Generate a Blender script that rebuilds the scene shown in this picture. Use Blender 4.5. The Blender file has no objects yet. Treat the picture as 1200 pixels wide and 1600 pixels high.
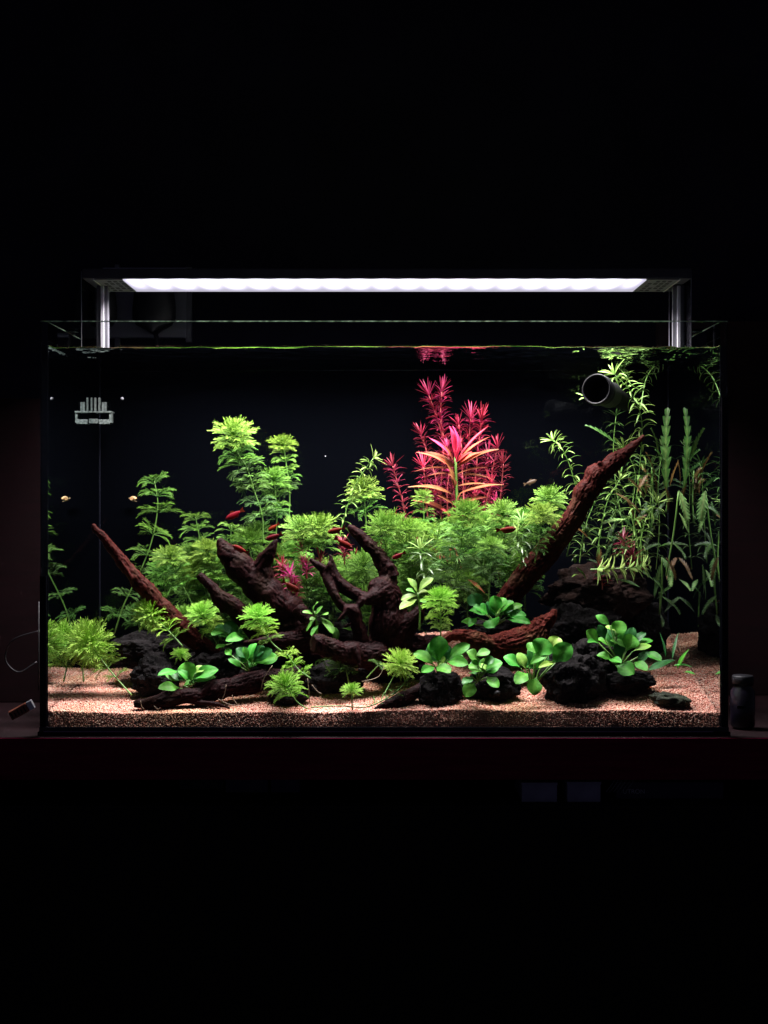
import bpy, math, random
import numpy as np
from mathutils import Vector, Matrix, noise, Quaternion

S = bpy.context.scene
C = S.collection
random.seed(7)
RNG = np.random.default_rng(7)

# ------------------------------------------------------------------ camera
F = 2145.0            # focal length in photo pixels (1200 wide)
D0 = 1.83             # camera to front glass
ZC = 0.3156           # camera height above the cabinet top
cam_d = bpy.data.cameras.new('camera')
cam = bpy.data.objects.new('camera', cam_d); C.objects.link(cam)
cam.location = (0, -D0, ZC); cam.rotation_euler = (math.radians(90), 0, 0)
cam_d.sensor_fit = 'HORIZONTAL'; cam_d.sensor_width = 36.0
cam_d.lens = 36.0 * F / 1200.0
cam_d.shift_x = 0.0; cam_d.shift_y = -22 / 1200.0
cam_d.clip_end = 50; cam_d.clip_start = 0.05
S.camera = cam

# ------------------------------------------------------------------ world, exposure
w = bpy.data.worlds.new('World'); S.world = w; w.use_nodes = True
w.node_tree.nodes['Background'].inputs[0].default_value = (0.62, 0.6, 1.0, 1)
w.node_tree.nodes['Background'].inputs[1].default_value = 0.02
S.view_settings.view_transform = 'Standard'; S.view_settings.look = 'None'
S.view_settings.exposure = 0.0; S.view_settings.gamma = 1.0
S.cycles.use_denoising = True
S.cycles.max_bounces = 7; S.cycles.diffuse_bounces = 3; S.cycles.glossy_bounces = 4
S.cycles.transmission_bounces = 4; S.cycles.transparent_max_bounces = 24
S.cycles.caustics_reflective = False; S.cycles.caustics_refractive = False
S.cycles.sample_clamp_indirect = 3.0

LAMP_W = 16          # watts of the light bar
LAMP_SPREAD = 126

def P(px, py, Y):
    d = D0 + Y
    return Vector(((px - 599.5) * d / F, Y, ZC + (778 - py) * d / F))
def px2m(n, Y): return n * (D0 + Y) / F

# ------------------------------------------------------------------ materials
def newmat(name):
    m = bpy.data.materials.new(name); m.use_nodes = True
    nt = m.node_tree
    for n in list(nt.nodes): nt.nodes.remove(n)
    out = nt.nodes.new('ShaderNodeOutputMaterial')
    return m, nt, out
def nd(nt, t, **kw):
    n = nt.nodes.new(t)
    for k, v in kw.items(): setattr(n, k, v)
    return n
def pmat(name, col, rough=0.5, metal=0.0, spec=0.5, noise_amt=0.0, nscale=20, bump=0.0, bscale=60, emis=None, stretch=None, coat=0.0):
    m, nt, out = newmat(name)
    b = nd(nt, 'ShaderNodeBsdfPrincipled')
    b.inputs['Base Color'].default_value = (*col, 1); b.inputs['Roughness'].default_value = rough
    b.inputs['Metallic'].default_value = metal; b.inputs['Specular IOR Level'].default_value = spec
    b.inputs['Coat Weight'].default_value = coat
    tc = nd(nt, 'ShaderNodeTexCoord'); mp = nd(nt, 'ShaderNodeMapping')
    if stretch: mp.inputs['Scale'].default_value = stretch
    nt.links.new(tc.outputs['Object'], mp.inputs[0])
    if noise_amt:
        n = nd(nt, 'ShaderNodeTexNoise'); n.inputs['Scale'].default_value = nscale; n.inputs['Detail'].default_value = 6
        nt.links.new(mp.outputs[0], n.inputs['Vector'])
        r = nd(nt, 'ShaderNodeMapRange'); r.inputs[1].default_value = .3; r.inputs[2].default_value = .7
        r.inputs[3].default_value = 1 - noise_amt; r.inputs[4].default_value = 1 + noise_amt
        nt.links.new(n.outputs[0], r.inputs[0])
        mx = nd(nt, 'ShaderNodeVectorMath', operation='SCALE'); mx.inputs[0].default_value = col
        nt.links.new(r.outputs[0], mx.inputs['Scale']); nt.links.new(mx.outputs[0], b.inputs['Base Color'])
    if bump:
        n = nd(nt, 'ShaderNodeTexNoise'); n.inputs['Scale'].default_value = bscale; n.inputs['Detail'].default_value = 8
        nt.links.new(mp.outputs[0], n.inputs['Vector'])
        bp = nd(nt, 'ShaderNodeBump'); bp.inputs['Strength'].default_value = bump; bp.inputs['Distance'].default_value = 0.002
        nt.links.new(n.outputs[0], bp.inputs['Height']); nt.links.new(bp.outputs[0], b.inputs['Normal'])
    if emis:
        b.inputs['Emission Color'].default_value = (*emis[0], 1); b.inputs['Emission Strength'].default_value = emis[1]
    nt.links.new(b.outputs[0], out.inputs[0])
    return m
def leafmat(name, base, tip, trans=0.3, rough=0.45, var=0.25, gloss=0.5, mott=0.0):
    m, nt, out = newmat(name)
    at = nd(nt, 'ShaderNodeAttribute'); at.attribute_name = 'tone'
    mix = nd(nt, 'ShaderNodeMix', data_type='RGBA')
    mix.inputs[6].default_value = (*base, 1); mix.inputs[7].default_value = (*tip, 1)
    nt.links.new(at.outputs['Fac'], mix.inputs[0])
    oi = nd(nt, 'ShaderNodeObjectInfo')
    mr = nd(nt, 'ShaderNodeMapRange'); mr.inputs[3].default_value = 1 - var; mr.inputs[4].default_value = 1 + var
    nt.links.new(oi.outputs['Random'], mr.inputs[0])
    sc = nd(nt, 'ShaderNodeVectorMath', operation='SCALE')
    nt.links.new(mix.outputs[2], sc.inputs[0]); nt.links.new(mr.outputs[0], sc.inputs['Scale'])
    fx = nd(nt, 'ShaderNodeMath', operation='MULTIPLY'); fx.inputs[1].default_value = 13.7; nt.links.new(oi.outputs['Random'], fx.inputs[0])
    fr_ = nd(nt, 'ShaderNodeMath', operation='FRACT'); nt.links.new(fx.outputs[0], fr_.inputs[0])
    hr = nd(nt, 'ShaderNodeMapRange'); hr.inputs[3].default_value = .482; hr.inputs[4].default_value = .510; nt.links.new(fr_.outputs[0], hr.inputs[0])
    hs = nd(nt, 'ShaderNodeHueSaturation'); nt.links.new(hr.outputs[0], hs.inputs['Hue']); nt.links.new(sc.outputs[0], hs.inputs['Color'])
    col = hs.outputs[0]
    if mott:
        tc = nd(nt, 'ShaderNodeTexCoord'); n = nd(nt, 'ShaderNodeTexNoise'); n.inputs['Scale'].default_value = 140; n.inputs['Detail'].default_value = 5
        nt.links.new(tc.outputs['Object'], n.inputs['Vector'])
        r2 = nd(nt, 'ShaderNodeMapRange'); r2.inputs[1].default_value = .35; r2.inputs[2].default_value = .68
        r2.inputs[3].default_value = 1 - mott; r2.inputs[4].default_value = 1 + mott
        nt.links.new(n.outputs[0], r2.inputs[0])
        s2 = nd(nt, 'ShaderNodeVectorMath', operation='SCALE'); nt.links.new(col, s2.inputs[0]); nt.links.new(r2.outputs[0], s2.inputs['Scale'])
        col = s2.outputs[0]
    b = nd(nt, 'ShaderNodeBsdfPrincipled'); b.inputs['Roughness'].default_value = rough
    b.inputs['Specular IOR Level'].default_value = gloss
    if mott:
        bp = nd(nt, 'ShaderNodeBump'); bp.inputs['Strength'].default_value = .25; bp.inputs['Distance'].default_value = .001
        nt.links.new(n.outputs[0], bp.inputs['Height']); nt.links.new(bp.outputs[0], b.inputs['Normal'])
    tr = nd(nt, 'ShaderNodeBsdfTranslucent')
    nt.links.new(col, b.inputs['Base Color']); nt.links.new(col, tr.inputs[0])
    ms = nd(nt, 'ShaderNodeMixShader'); ms.inputs[0].default_value = trans
    nt.links.new(b.outputs[0], ms.inputs[1]); nt.links.new(tr.outputs[0], ms.inputs[2])
    nt.links.new(ms.outputs[0], out.inputs[0])
    return m
def clearmat(name, ior, tint=(1, 1, 1), rough=0.0, gcol=(1, 1, 1), bump=None):
    """see-through surface that mirrors by Fresnel's law (a transparent surface, so lamp light passes it)"""
    m, nt, out = newmat(name)
    fr = nd(nt, 'ShaderNodeFresnel'); fr.inputs[0].default_value = ior
    t = nd(nt, 'ShaderNodeBsdfTransparent'); t.inputs[0].default_value = (*tint, 1)
    g = nd(nt, 'ShaderNodeBsdfGlossy'); g.inputs['Roughness'].default_value = rough; g.inputs[0].default_value = (*gcol, 1)
    ms = nd(nt, 'ShaderNodeMixShader')
    nt.links.new(fr.outputs[0], ms.inputs[0]); nt.links.new(t.outputs[0], ms.inputs[1]); nt.links.new(g.outputs[0], ms.inputs[2])
    nt.links.new(ms.outputs[0], out.inputs[0])
    return m
M = {}
M['glass'] = clearmat('tank_glass', 1.33, (.97, .985, .975), gcol=(.72, .78, .8))
M['glass_in'] = clearmat('tank_glass_wet_side', 1.02, (.985, .99, .985))
M['glass_wet'] = clearmat('tank_glass_side_wet', .75, (.97, .985, .975), gcol=(.78, .84, .84))
M['water'] = clearmat('water_surface', 1.14, (.97, .99, .98), gcol=(.8, .85, .82))
M['edge'] = leafmat('ground_glass_edge', (.55, .66, .55), (.55, .66, .55), .8, .3, .1, .5, .6)
M['silicone'] = pmat('black_silicone', (.006, .006, .012), .6, spec=.1)
M['trim'] = pmat('black_trim', (.012, .013, .02), .3)
M['film'] = pmat('black_back_film', (.0011, .0013, .0022), .9, spec=.0)
M['wall'] = pmat('dark_wall', (.022, .02, .035), .9, noise_amt=.3, nscale=8, spec=.1)
M['maroon_lit'] = pmat('dark_red_front_lit', (.16, .008, .036), .7, noise_amt=.25, nscale=14, stretch=(1, 1, 12), spec=.05)  # lighter copy of the laminate; the light on the front is painted into it
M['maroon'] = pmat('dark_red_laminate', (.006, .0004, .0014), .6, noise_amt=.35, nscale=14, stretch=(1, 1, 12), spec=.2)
M['black'] = pmat('black_board', (.006, .006, .007), .6, spec=.2)
M['alu'] = pmat('dark_anodised_aluminium', (.06, .058, .07), .4, metal=.6, noise_amt=.15, nscale=60)
M['alu_l'] = pmat('silver_aluminium', (.8, .8, .86), .4, metal=.1, noise_amt=.1, nscale=80)
M['grille'] = pmat('grey_end_cap', (.16, .16, .18), .5)
M['slot'] = pmat('slot_black', (.004, .004, .004), .8)
M['lava'] = pmat('lava_rock', (.0045, .0033, .0034), .9, spec=.12, noise_amt=.6, nscale=90, bump=1.0, bscale=260)
M['lava_b'] = pmat('brown_lava_rock', (.009, .0038, .0025), .9, spec=.12, noise_amt=.7, nscale=60, bump=1.0, bscale=220)
M['slate'] = pmat('mossy_dark_stone', (.018, .022, .013), .8, spec=.15, noise_amt=.7, nscale=70, bump=1.0, bscale=200)
M['plastic'] = pmat('black_plastic', (.008, .008, .011), .5, spec=.3)
M['plastic_g'] = pmat('grey_pipe_plastic', (.005, .005, .006), .5, spec=.12)
M['pipe'] = pmat('black_pipe_plastic', (.0015, .0015, .0018), .7, spec=.04)
M['acryl'] = clearmat('clear_acrylic', 1.25, (.96, .98, .97), rough=.04, gcol=(.35, .35, .4))
M['acryl_f'] = pmat('frosted_acrylic', (.17, .20, .19), .25, noise_amt=.6, nscale=300)
M['white'] = pmat('socket_plastic', (.42, .42, .45), .5)
M['eye'] = pmat('fish_eye', (.004, .004, .004), .15)
M['root'] = pmat('pale_roots', (.20, .14, .09), .7)

# ---- leaves
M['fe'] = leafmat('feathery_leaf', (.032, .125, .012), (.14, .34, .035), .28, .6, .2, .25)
M['fe_lit'] = leafmat('lit_feathery_leaf', (.20, .50, .04), (.44, .72, .12), .3, .6, .12, .2)  # brighter copy for low front heads; missing lamp light put into the colour
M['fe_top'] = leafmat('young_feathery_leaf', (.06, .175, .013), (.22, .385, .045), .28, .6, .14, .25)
M['fe_dk'] = leafmat('dark_feathery_leaf', (.022, .070, .009), (.07, .185, .024), .25, .6, .25, .25)  # darkest feathery green, on lower whorls and some whole stems
M['fe_red'] = leafmat('brown_feathery_leaf', (.22, .10, .035), (.36, .17, .05), .2, .6, .25, .25)
M['fish_dim'] = pmat('dimmed_brown_fish_skin', (.055, .03, .012), .5)  # dark brown skin copy; the dim light on the far fish is in its colour
M['fstem'] = pmat('green_stem', (.11, .24, .04), .5)
M['na'] = leafmat('narrow_leaf', (.065, .16, .025), (.17, .29, .065), .2, .5, .15, .25)
M['na_top'] = leafmat('young_narrow_leaf', (.13, .25, .045), (.28, .41, .12), .2, .5, .1, .25)
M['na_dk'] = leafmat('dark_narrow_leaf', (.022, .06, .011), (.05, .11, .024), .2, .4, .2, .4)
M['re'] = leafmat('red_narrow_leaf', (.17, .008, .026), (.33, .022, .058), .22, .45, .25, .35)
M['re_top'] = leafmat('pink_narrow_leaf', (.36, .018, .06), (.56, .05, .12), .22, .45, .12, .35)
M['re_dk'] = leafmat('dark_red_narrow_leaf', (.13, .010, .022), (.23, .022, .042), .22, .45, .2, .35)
M['magenta'] = leafmat('magenta_leaf', (.26, .012, .07), (.42, .04, .15), .28, .45, .15, .35)
M['rstem'] = pmat('red_stem', (.30, .05, .05), .5)
M['b_pink'] = leafmat('broad_pink_leaf', (.52, .03, .08), (.68, .08, .14), .25, .4, .08, .12, .12)
M['b_or'] = leafmat('broad_orange_leaf', (.16, .050, .022), (.27, .10, .045), .25, .4, .15, .12, .2)
M['b_sal'] = leafmat('broad_salmon_leaf', (.38, .055, .035), (.50, .11, .065), .25, .4, .1, .12, .15)
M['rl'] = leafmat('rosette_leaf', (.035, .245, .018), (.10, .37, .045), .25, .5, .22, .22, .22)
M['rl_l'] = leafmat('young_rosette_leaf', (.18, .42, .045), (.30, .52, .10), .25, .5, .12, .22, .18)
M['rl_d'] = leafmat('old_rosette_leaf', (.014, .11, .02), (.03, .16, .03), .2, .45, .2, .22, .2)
M['ba'] = leafmat('pale_green_leaf', (.10, .21, .03), (.20, .31, .07), .2, .45, .12, .2, .15)
M['ba_g'] = leafmat('fresh_green_leaf', (.07, .25, .03), (.13, .34, .06), .2, .45, .12, .2, .15)
M['pi'] = leafmat('lobed_leaf', (.018, .08, .012), (.09, .16, .035), .25, .4, .15, .4, .35)
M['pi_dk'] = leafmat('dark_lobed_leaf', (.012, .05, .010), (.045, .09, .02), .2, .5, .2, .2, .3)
M['pi_lit'] = leafmat('lit_lobed_leaf', (.16, .46, .12), (.42, .58, .2), .2, .4, .1, .4, .3)  # lightened lobed leaf; lamp light its upright face misses is in the colour
M['pi_b'] = leafmat('brown_lobed_leaf', (.07, .04, .009), (.12, .065, .016), .25, .5, .2, .3, .4)

def woodmat(name, dark, light):
    m, nt, out = newmat(name)
    at = nd(nt, 'ShaderNodeAttribute'); at.attribute_name = 'tone'
    tc = nd(nt, 'ShaderNodeTexCoord'); n = nd(nt, 'ShaderNodeTexNoise'); n.inputs['Scale'].default_value = 130; n.inputs['Detail'].default_value = 8
    nt.links.new(tc.outputs['Object'], n.inputs['Vector'])
    ad = nd(nt, 'ShaderNodeMath', operation='MULTIPLY_ADD'); ad.inputs[1].default_value = .9
    nt.links.new(n.outputs[0], ad.inputs[0]); nt.links.new(at.outputs['Fac'], ad.inputs[2])
    mr = nd(nt, 'ShaderNodeMapRange'); mr.inputs[1].default_value = .5; mr.inputs[2].default_value = 1.35
    nt.links.new(ad.outputs[0], mr.inputs[0])
    mix = nd(nt, 'ShaderNodeMix', data_type='RGBA'); mix.inputs[6].default_value = (*dark, 1); mix.inputs[7].default_value = (*light, 1)
    nt.links.new(mr.outputs[0], mix.inputs[0])
    n3 = nd(nt, 'ShaderNodeTexNoise'); n3.inputs['Scale'].default_value = 26; n3.inputs['Detail'].default_value = 5; nt.links.new(tc.outputs['Object'], n3.inputs['Vector'])
    m3 = nd(nt, 'ShaderNodeMapRange'); m3.inputs[1].default_value = .54; m3.inputs[2].default_value = .70; m3.inputs[4].default_value = .75; nt.links.new(n3.outputs[0], m3.inputs[0])
    mx3 = nd(nt, 'ShaderNodeMix', data_type='RGBA'); mx3.inputs[7].default_value = (light[0]*.8, light[0]*.42, light[0]*.22, 1)
    nt.links.new(m3.outputs[0], mx3.inputs[0]); nt.links.new(mix.outputs[2], mx3.inputs[6]); mix = mx3
    b = nd(nt, 'ShaderNodeBsdfPrincipled'); b.inputs['Roughness'].default_value = .6; b.inputs['Specular IOR Level'].default_value = .04
    bp = nd(nt, 'ShaderNodeBump'); bp.inputs['Strength'].default_value = .8; bp.inputs['Distance'].default_value = .0015
    nt.links.new(n.outputs[0], bp.inputs['Height']); nt.links.new(bp.outputs[0], b.inputs['Normal'])
    nt.links.new(mix.outputs[2], b.inputs['Base Color']); nt.links.new(b.outputs[0], out.inputs[0])
    return m
M['wood'] = woodmat('driftwood_dark', (.0012, .0004, .0005), (.015, .0022, .0024))
M['wood_f'] = woodmat('driftwood_fibrous', (.012, .0026, .002), (.19, .036, .026))
M['wood_r'] = woodmat('driftwood_red', (.003, .0008, .0007), (.062, .011, .008))

def sandmat():
    m, nt, out = newmat('pink_sand')
    at = nd(nt, 'ShaderNodeAttribute'); at.attribute_name = 'tone'
    cr = nd(nt, 'ShaderNodeValToRGB'); e = cr.color_ramp.elements
    e[0].position = 0; e[0].color = (.30, .09, .06, 1); e[1].position = 1; e[1].color = (.92, .78, .66, 1)
    for p_, c_ in ((.15, (.70, .28, .21, 1)), (.5, (.90, .50, .39, 1)), (.8, (.92, .64, .51, 1))):
        k = e.new(p_); k.color = c_
    nt.links.new(at.outputs['Fac'], cr.inputs[0])
    tc = nd(nt, 'ShaderNodeTexCoord'); n = nd(nt, 'ShaderNodeTexNoise'); n.inputs['Scale'].default_value = 9; n.inputs['Detail'].default_value = 4
    nt.links.new(tc.outputs['Object'], n.inputs['Vector'])
    mr = nd(nt, 'ShaderNodeMapRange'); mr.inputs[1].default_value = .45; mr.inputs[2].default_value = .75
    nt.links.new(n.outputs[0], mr.inputs[0])
    mix = nd(nt, 'ShaderNodeMix', data_type='RGBA', blend_type='MULTIPLY'); mix.inputs[7].default_value = (.88, .95, .70, 1)
    nt.links.new(mr.outputs[0], mix.inputs[0]); nt.links.new(cr.outputs[0], mix.inputs[6])
    b = nd(nt, 'ShaderNodeBsdfPrincipled'); b.inputs['Roughness'].default_value = .5; b.inputs['Specular IOR Level'].default_value = .35
    nt.links.new(mix.outputs[2], b.inputs['Base Color'])
    tl = nd(nt, 'ShaderNodeBsdfTranslucent'); nt.links.new(mix.outputs[2], tl.inputs[0])
    ms = nd(nt, 'ShaderNodeMixShader'); ms.inputs[0].default_value = .35
    nt.links.new(b.outputs[0], ms.inputs[1]); nt.links.new(tl.outputs[0], ms.inputs[2]); nt.links.new(ms.outputs[0], out.inputs[0])
    return m
M['sand'] = sandmat()

# ------------------------------------------------------------------ helpers
def meta(o, label=None, cat=None, group=None, kind=None):
    if label: o['label'] = label
    if cat: o['category'] = cat
    if group: o['group'] = group
    if kind: o['kind'] = kind
    return o
def empty(name, loc, label, cat, group=None):
    o = bpy.data.objects.new(name, None); C.objects.link(o); o.location = loc; o.empty_display_size = .01
    return meta(o, label, cat, group)
def mkmesh(name, v, f, mat, tone=None, smooth=True):
    me = bpy.data.meshes.new(name); me.from_pydata([tuple(a) for a in v], [], [tuple(int(i) for i in a) for a in f])
    if isinstance(mat, (list, tuple)):
        for x in mat: me.materials.append(x)
    else: me.materials.append(mat)
    if tone is not None:
        a = me.attributes.new('tone', 'FLOAT', 'POINT'); a.data.foreach_set('value', np.asarray(tone, dtype=np.float32))
    if smooth: me.polygons.foreach_set('use_smooth', [True] * len(me.polygons))
    me.update(); return me
def link(name, me, parent=None, world_loc=None):
    o = bpy.data.objects.new(name, me); C.objects.link(o)
    if world_loc is not None: o.location = world_loc
    if parent is not None:
        o.parent = parent
        o.location = Vector(o.location) - Vector(parent.location)
    return o
class MB:
    def __init__(s): s.v = []; s.f = []; s.t = []; s.mi = []
    def add(s, v, f, t=0.5, mi=0):
        n = len(s.v); s.v += [tuple(a) for a in v]; s.f += [tuple(i + n for i in a) for a in f]
        s.t += list(t) if hasattr(t, '__len__') else [t] * len(v); s.mi += [mi] * len(f); return s
    def box(s, x0, y0, z0, x1, y1, z1, mi=0):
        v = [(x0,y0,z0),(x1,y0,z0),(x1,y1,z0),(x0,y1,z0),(x0,y0,z1),(x1,y0,z1),(x1,y1,z1),(x0,y1,z1)]
        return s.add(v, [(3,2,1,0),(4,5,6,7),(0,1,5,4),(1,2,6,5),(2,3,7,6),(3,0,4,7)], .5, mi)
    def tube(s, pts, rad, n=8, t=0.5, cap=True, mi=0):
        pts = [Vector(p) for p in pts]; v = []; f = []
        rad = rad if hasattr(rad, '__len__') else [rad] * len(pts)
        ref = Vector((0.13, 0.9, 0.21)).normalized()
        for i, p in enumerate(pts):
            d = (pts[min(i + 1, len(pts) - 1)] - pts[max(i - 1, 0)]).normalized()
            a = d.cross(ref)
            if a.length < .05: a = d.cross(Vector((1, 0, 0)))
            a.normalize(); b = d.cross(a)
            for k in range(n):
                an = 2 * math.pi * k / n; v.append(p + (a * math.cos(an) + b * math.sin(an)) * rad[i])
        for i in range(len(pts) - 1):
            for k in range(n):
                f.append((i*n+k, i*n+(k+1)%n, (i+1)*n+(k+1)%n, (i+1)*n+k))
        if cap: f.append(tuple(range(n-1, -1, -1))); f.append(tuple((len(pts)-1)*n + k for k in range(n)))
        return s.add(v, f, t, mi)
    def build(s, name, mat, parent=None, smooth=False, bevel=0):
        org = Vector(parent.location) if parent is not None else Vector((0, 0, 0))
        v = [Vector(a) - org for a in s.v]
        me = mkmesh(name, v, s.f, mat, s.t, smooth)
        if isinstance(mat, (list, tuple)): me.polygons.foreach_set('material_index', s.mi)
        o = bpy.data.objects.new(name, me); C.objects.link(o)
        if parent is not None: o.parent = parent
        if bevel:
            b = o.modifiers.new('bevel', 'BEVEL'); b.width = bevel; b.segments = 2
        return o
def top(o): return o
def curve(pts, n):
    """Catmull-Rom through pts (tuples of any length)"""
    P_ = [np.array(p, float) for p in pts]; P_ = [2*P_[0]-P_[1]] + P_ + [2*P_[-1]-P_[-2]]
    out = []; m = len(P_) - 3
    for i in range(n):
        u = i / (n - 1) * m; k = min(int(u), m - 1); t = u - k
        a, b, c, d = P_[k:k+4]
        out.append(.5*((2*b)+(-a+c)*t+(2*a-5*b+4*c-d)*t*t+(-a+3*b-3*c+d)*t**3))
    return out

# ------------------------------------------------------------------ room and cabinet
ZW = ZC + (778 - 540) * D0 / F         # water level
ZT = ZC + (778 - 501) * D0 / F         # rim of the glass
YB = 0.345                             # inside of the back pane
GI = 0.008                             # inside of the front pane
XI = 0.45                              # inside of the side panes
m = MB(); m.box(-1.2, .50, -.45, 1.2, .52, 1.25); meta(m.build('back_wall', M['wall']), kind='structure')
m = MB(); m.box(-1.2, -1.0, -.47, 1.2, .50, -.4505); meta(m.build('floor', M['black']), kind='structure')

cab = empty('aquarium_cabinet', (0, .2, -.45), 'dark red wooden cabinet under the lit aquarium with a low open shelf', 'cabinet')
m = MB(); m.box(-.64, -.0085, -.0585, .64, .49, -.002); m.build('top_board', M['maroon'], cab, bevel=.001)
m = MB(); m.box(-.64, -.0105, -.0580, .64, -.0088, -.0030); m.build('front_lit_strip', M['maroon_lit'], cab)  # added strip carrying the painted front light of the top board
m = MB(); m.box(-.64, -.009, -.45, .64, .02, -.0895); m.build('lower_front', M['black'], cab)
m = MB(); m.box(-.64, -.034, -.0885, -.505, .49, -.0587); m.build('side_post', M['maroon'], cab)
m = MB(); m.box(.60, -.034, -.0885, .64, .49, -.0587); m.build('side_post', M['maroon'], cab)
m = MB(); m.box(-.505, -.02, -.0935, .60, .49, -.0905); m.build('shelf_board', M['black'], cab)
m = MB(); m.box(-.505, .47, -.0885, .60, .49, -.0587); m.build('back_board', M['black'], cab)

for (x0, x1, y0, z1, lab) in ((-.66, -.50, .30, .47, 'dark red upright panel at the left of the aquarium'),
                              (.44, .70, .375, .60, 'dark red upright panel behind the right end of the aquarium')):
    m = MB(); m.box(x0, y0, -.0015, x1, y0 + .02, z1); meta(m.build('side_panel', M['maroon'], bevel=.001), lab, 'panel', 'dark red side panels')
m = MB(); m.box(-.455, .488, .35, -.447, .499, .71); meta(m.build('cable_trunking', M['grille'], bevel=.001), 'thin grey upright cable trunking on the wall left of the lamp', 'trunking')

# things on the low open shelf
def shelf_box(px0, px1, lab, y=.0, hh=.026, col=(.30, .30, .42)):
    a = P(px0, 1230, y).x; b = P(px1, 1230, y).x
    mt = pmat('pale_card', col, .7, noise_amt=.2, nscale=30)
    r = empty('storage_box', ((a + b) / 2, y + .05, -.0904), lab, 'box', 'pale boxes on the low shelf')
    m = MB(); m.box(a, y, -.0903, b, y + .1, -.0903 + hh); m.build('box_body', mt, r, bevel=.0008)
    m = MB(); m.box(a - .0008, y - .0008, -.0903 + hh - .003, b + .0008, y + .101, -.0903 + hh + .0006); m.build('lid', mt, r, bevel=.0004)
shelf_box(815, 870, 'pale grey box on the low shelf, left one of the close pair')
shelf_box(886, 938, 'pale grey box on the low shelf, right one of the close pair', hh=.027)
shelf_box(352, 418, 'dim bluish box on the low shelf beneath the left log', y=.06, col=(.12, .12, .19))
shelf_box(423, 468, 'dim violet box on the low shelf right of the bluish one', y=.06, col=(.10, .08, .2))
shelf_box(280, 349, 'dark bluish box on the low shelf, leftmost of all', y=.08, col=(.07, .08, .11))
r = empty('packet', P(990, 1246, .02), 'dark violet packet with small pale lettering on the low shelf', 'packet')
a, b = P(962, 1230, .02).x, P(1130, 1230, .02).x
m = MB(); m.box(a, .02, -.0902, b, .06, -.067); m.build('packet_body', pmat('violet_card', (.035, .025, .08), .6), r, bevel=.001)
tc_ = bpy.data.curves.new('lettering', 'FONT'); tc_.body = 'UTRON'; tc_.size = .0085; tc_.extrude = .0002; tc_.align_x = 'CENTER'
to = bpy.data.objects.new('lettering_src', tc_); C.objects.link(to)
bpy.context.view_layer.update()
tm = bpy.data.meshes.new_from_object(to.evaluated_get(bpy.context.evaluated_depsgraph_get())); bpy.data.objects.remove(to)
tm.materials.clear(); tm.materials.append(pmat('pale_print', (.6, .6, .65), .5))
lt = bpy.data.objects.new('lettering', tm); C.objects.link(lt); lt.parent = r
q = P(990, 1240, .0195); lt.location = q - Vector(r.location); lt.rotation_euler = (math.radians(90), 0, 0)
r = empty('cable_bundle', P(960, 1240, .01), 'bundle of thin grey cables hanging beside the lettered packet', 'cables')
for k in range(6):
    x = 950 + k * 6
    m = MB(); m.tube([P(x + 12, 1215, .012 + k*.002), P(x + 6, 1225, .01 + k*.002), P(x - 4, 1238, .008 + k*.002)], .0006, 6); m.build('cable', pmat('grey_cable', (.25, .25, .3), .5) if k == 0 else bpy.data.materials['grey_cable'], r, True)

# small things beside the tank
r = empty('small_packet', P(36, 1108, -.01), 'small tilted packet with brown print and a bright silver edge left of the tank', 'packet')
for nm, (xa, xb), mt in (('packet_body', (-.019, .006), 'brown_foil'), ('silver_edge', (.0065, .0145), None)):
    m = MB(); m.box(xa, -.004, -.006, xb, .008, .006)
    mm = pmat('brown_foil', (.32, .10, .06), .45) if mt else M['alu_l']
    o = m.build(nm, mm, None, bevel=.001); o.parent = r; o.rotation_euler = (0, math.radians(-28), .2)
    if mt:
        for k in range(5):
            s = MB(); s.box(-.017 + k*.0045, -.0048, -.004, -.0155 + k*.0045, -.0042, .004 - (k % 2)*.002)
            so = s.build('print_mark', M['slot']); so.parent = o
ledlamp = bpy.data.lights.new('x', 'AREA'); bpy.data.lights.remove(ledlamp)
r = empty('coiled_cable', P(40, 1050, .05), 'thin dark cable looping left of the tank', 'cable')
m = MB(); m.tube([Vector(a) for a in curve([P(62, 985, .06), P(20, 1000, .05), P(8, 1030, .05), P(28, 1050, .05), P(57, 1034, .06)], 30)], .0010, 8); m.build('cable_strand', M['plastic'], r, True)
m = MB(); m.tube([P(60, 1078, .03), P(60, 1034, .03), P(60, 940, .03)], .0009, 8); m.build('cable_strand', M['plastic'], r, True)
r = empty('glass_jar', P(1160, 1108, .06), 'small dark glossy jar standing right of the tank', 'jar')
prof = [(0, .002), (.014, .002), (.0165, .005), (.0165, .052), (.012, .058), (.012, .06)]
def lathe(prof, c, n=28):
    v = []; f = []
    for (rr, z) in prof:
        for k in range(n):
            an = 2*math.pi*k/n; v.append((c[0] + rr*math.cos(an), c[1] + rr*math.sin(an), c[2] + z))
    for i in range(len(prof) - 1):
        for k in range(n): f.append((i*n+k, i*n+(k+1) % n, (i+1)*n+(k+1) % n, (i+1)*n+k))
    return v, f
jc = Vector((P(1160, 1100, .06).x, .06, -.002))
m = MB(); m.add(*lathe(prof, jc)); m.build('jar_body', pmat('dark_violet_glass', (.005, .0035, .009), .3, coat=.2, noise_amt=.8, nscale=60), r, True)
m = MB(); m.add(*lathe([(0, .0735), (.0135, .0735), (.0145, .072), (.0145, .060), (.0, .060)], jc)); m.build('jar_lid', M['plastic'], r, True)
m = MB(); m.box(jc.x - .012, jc.y - .0168, jc.z + .03, jc.x - .002, jc.y - .0160, jc.z + .034); m.build('label_stripe', M['plastic_g'], r)

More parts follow.
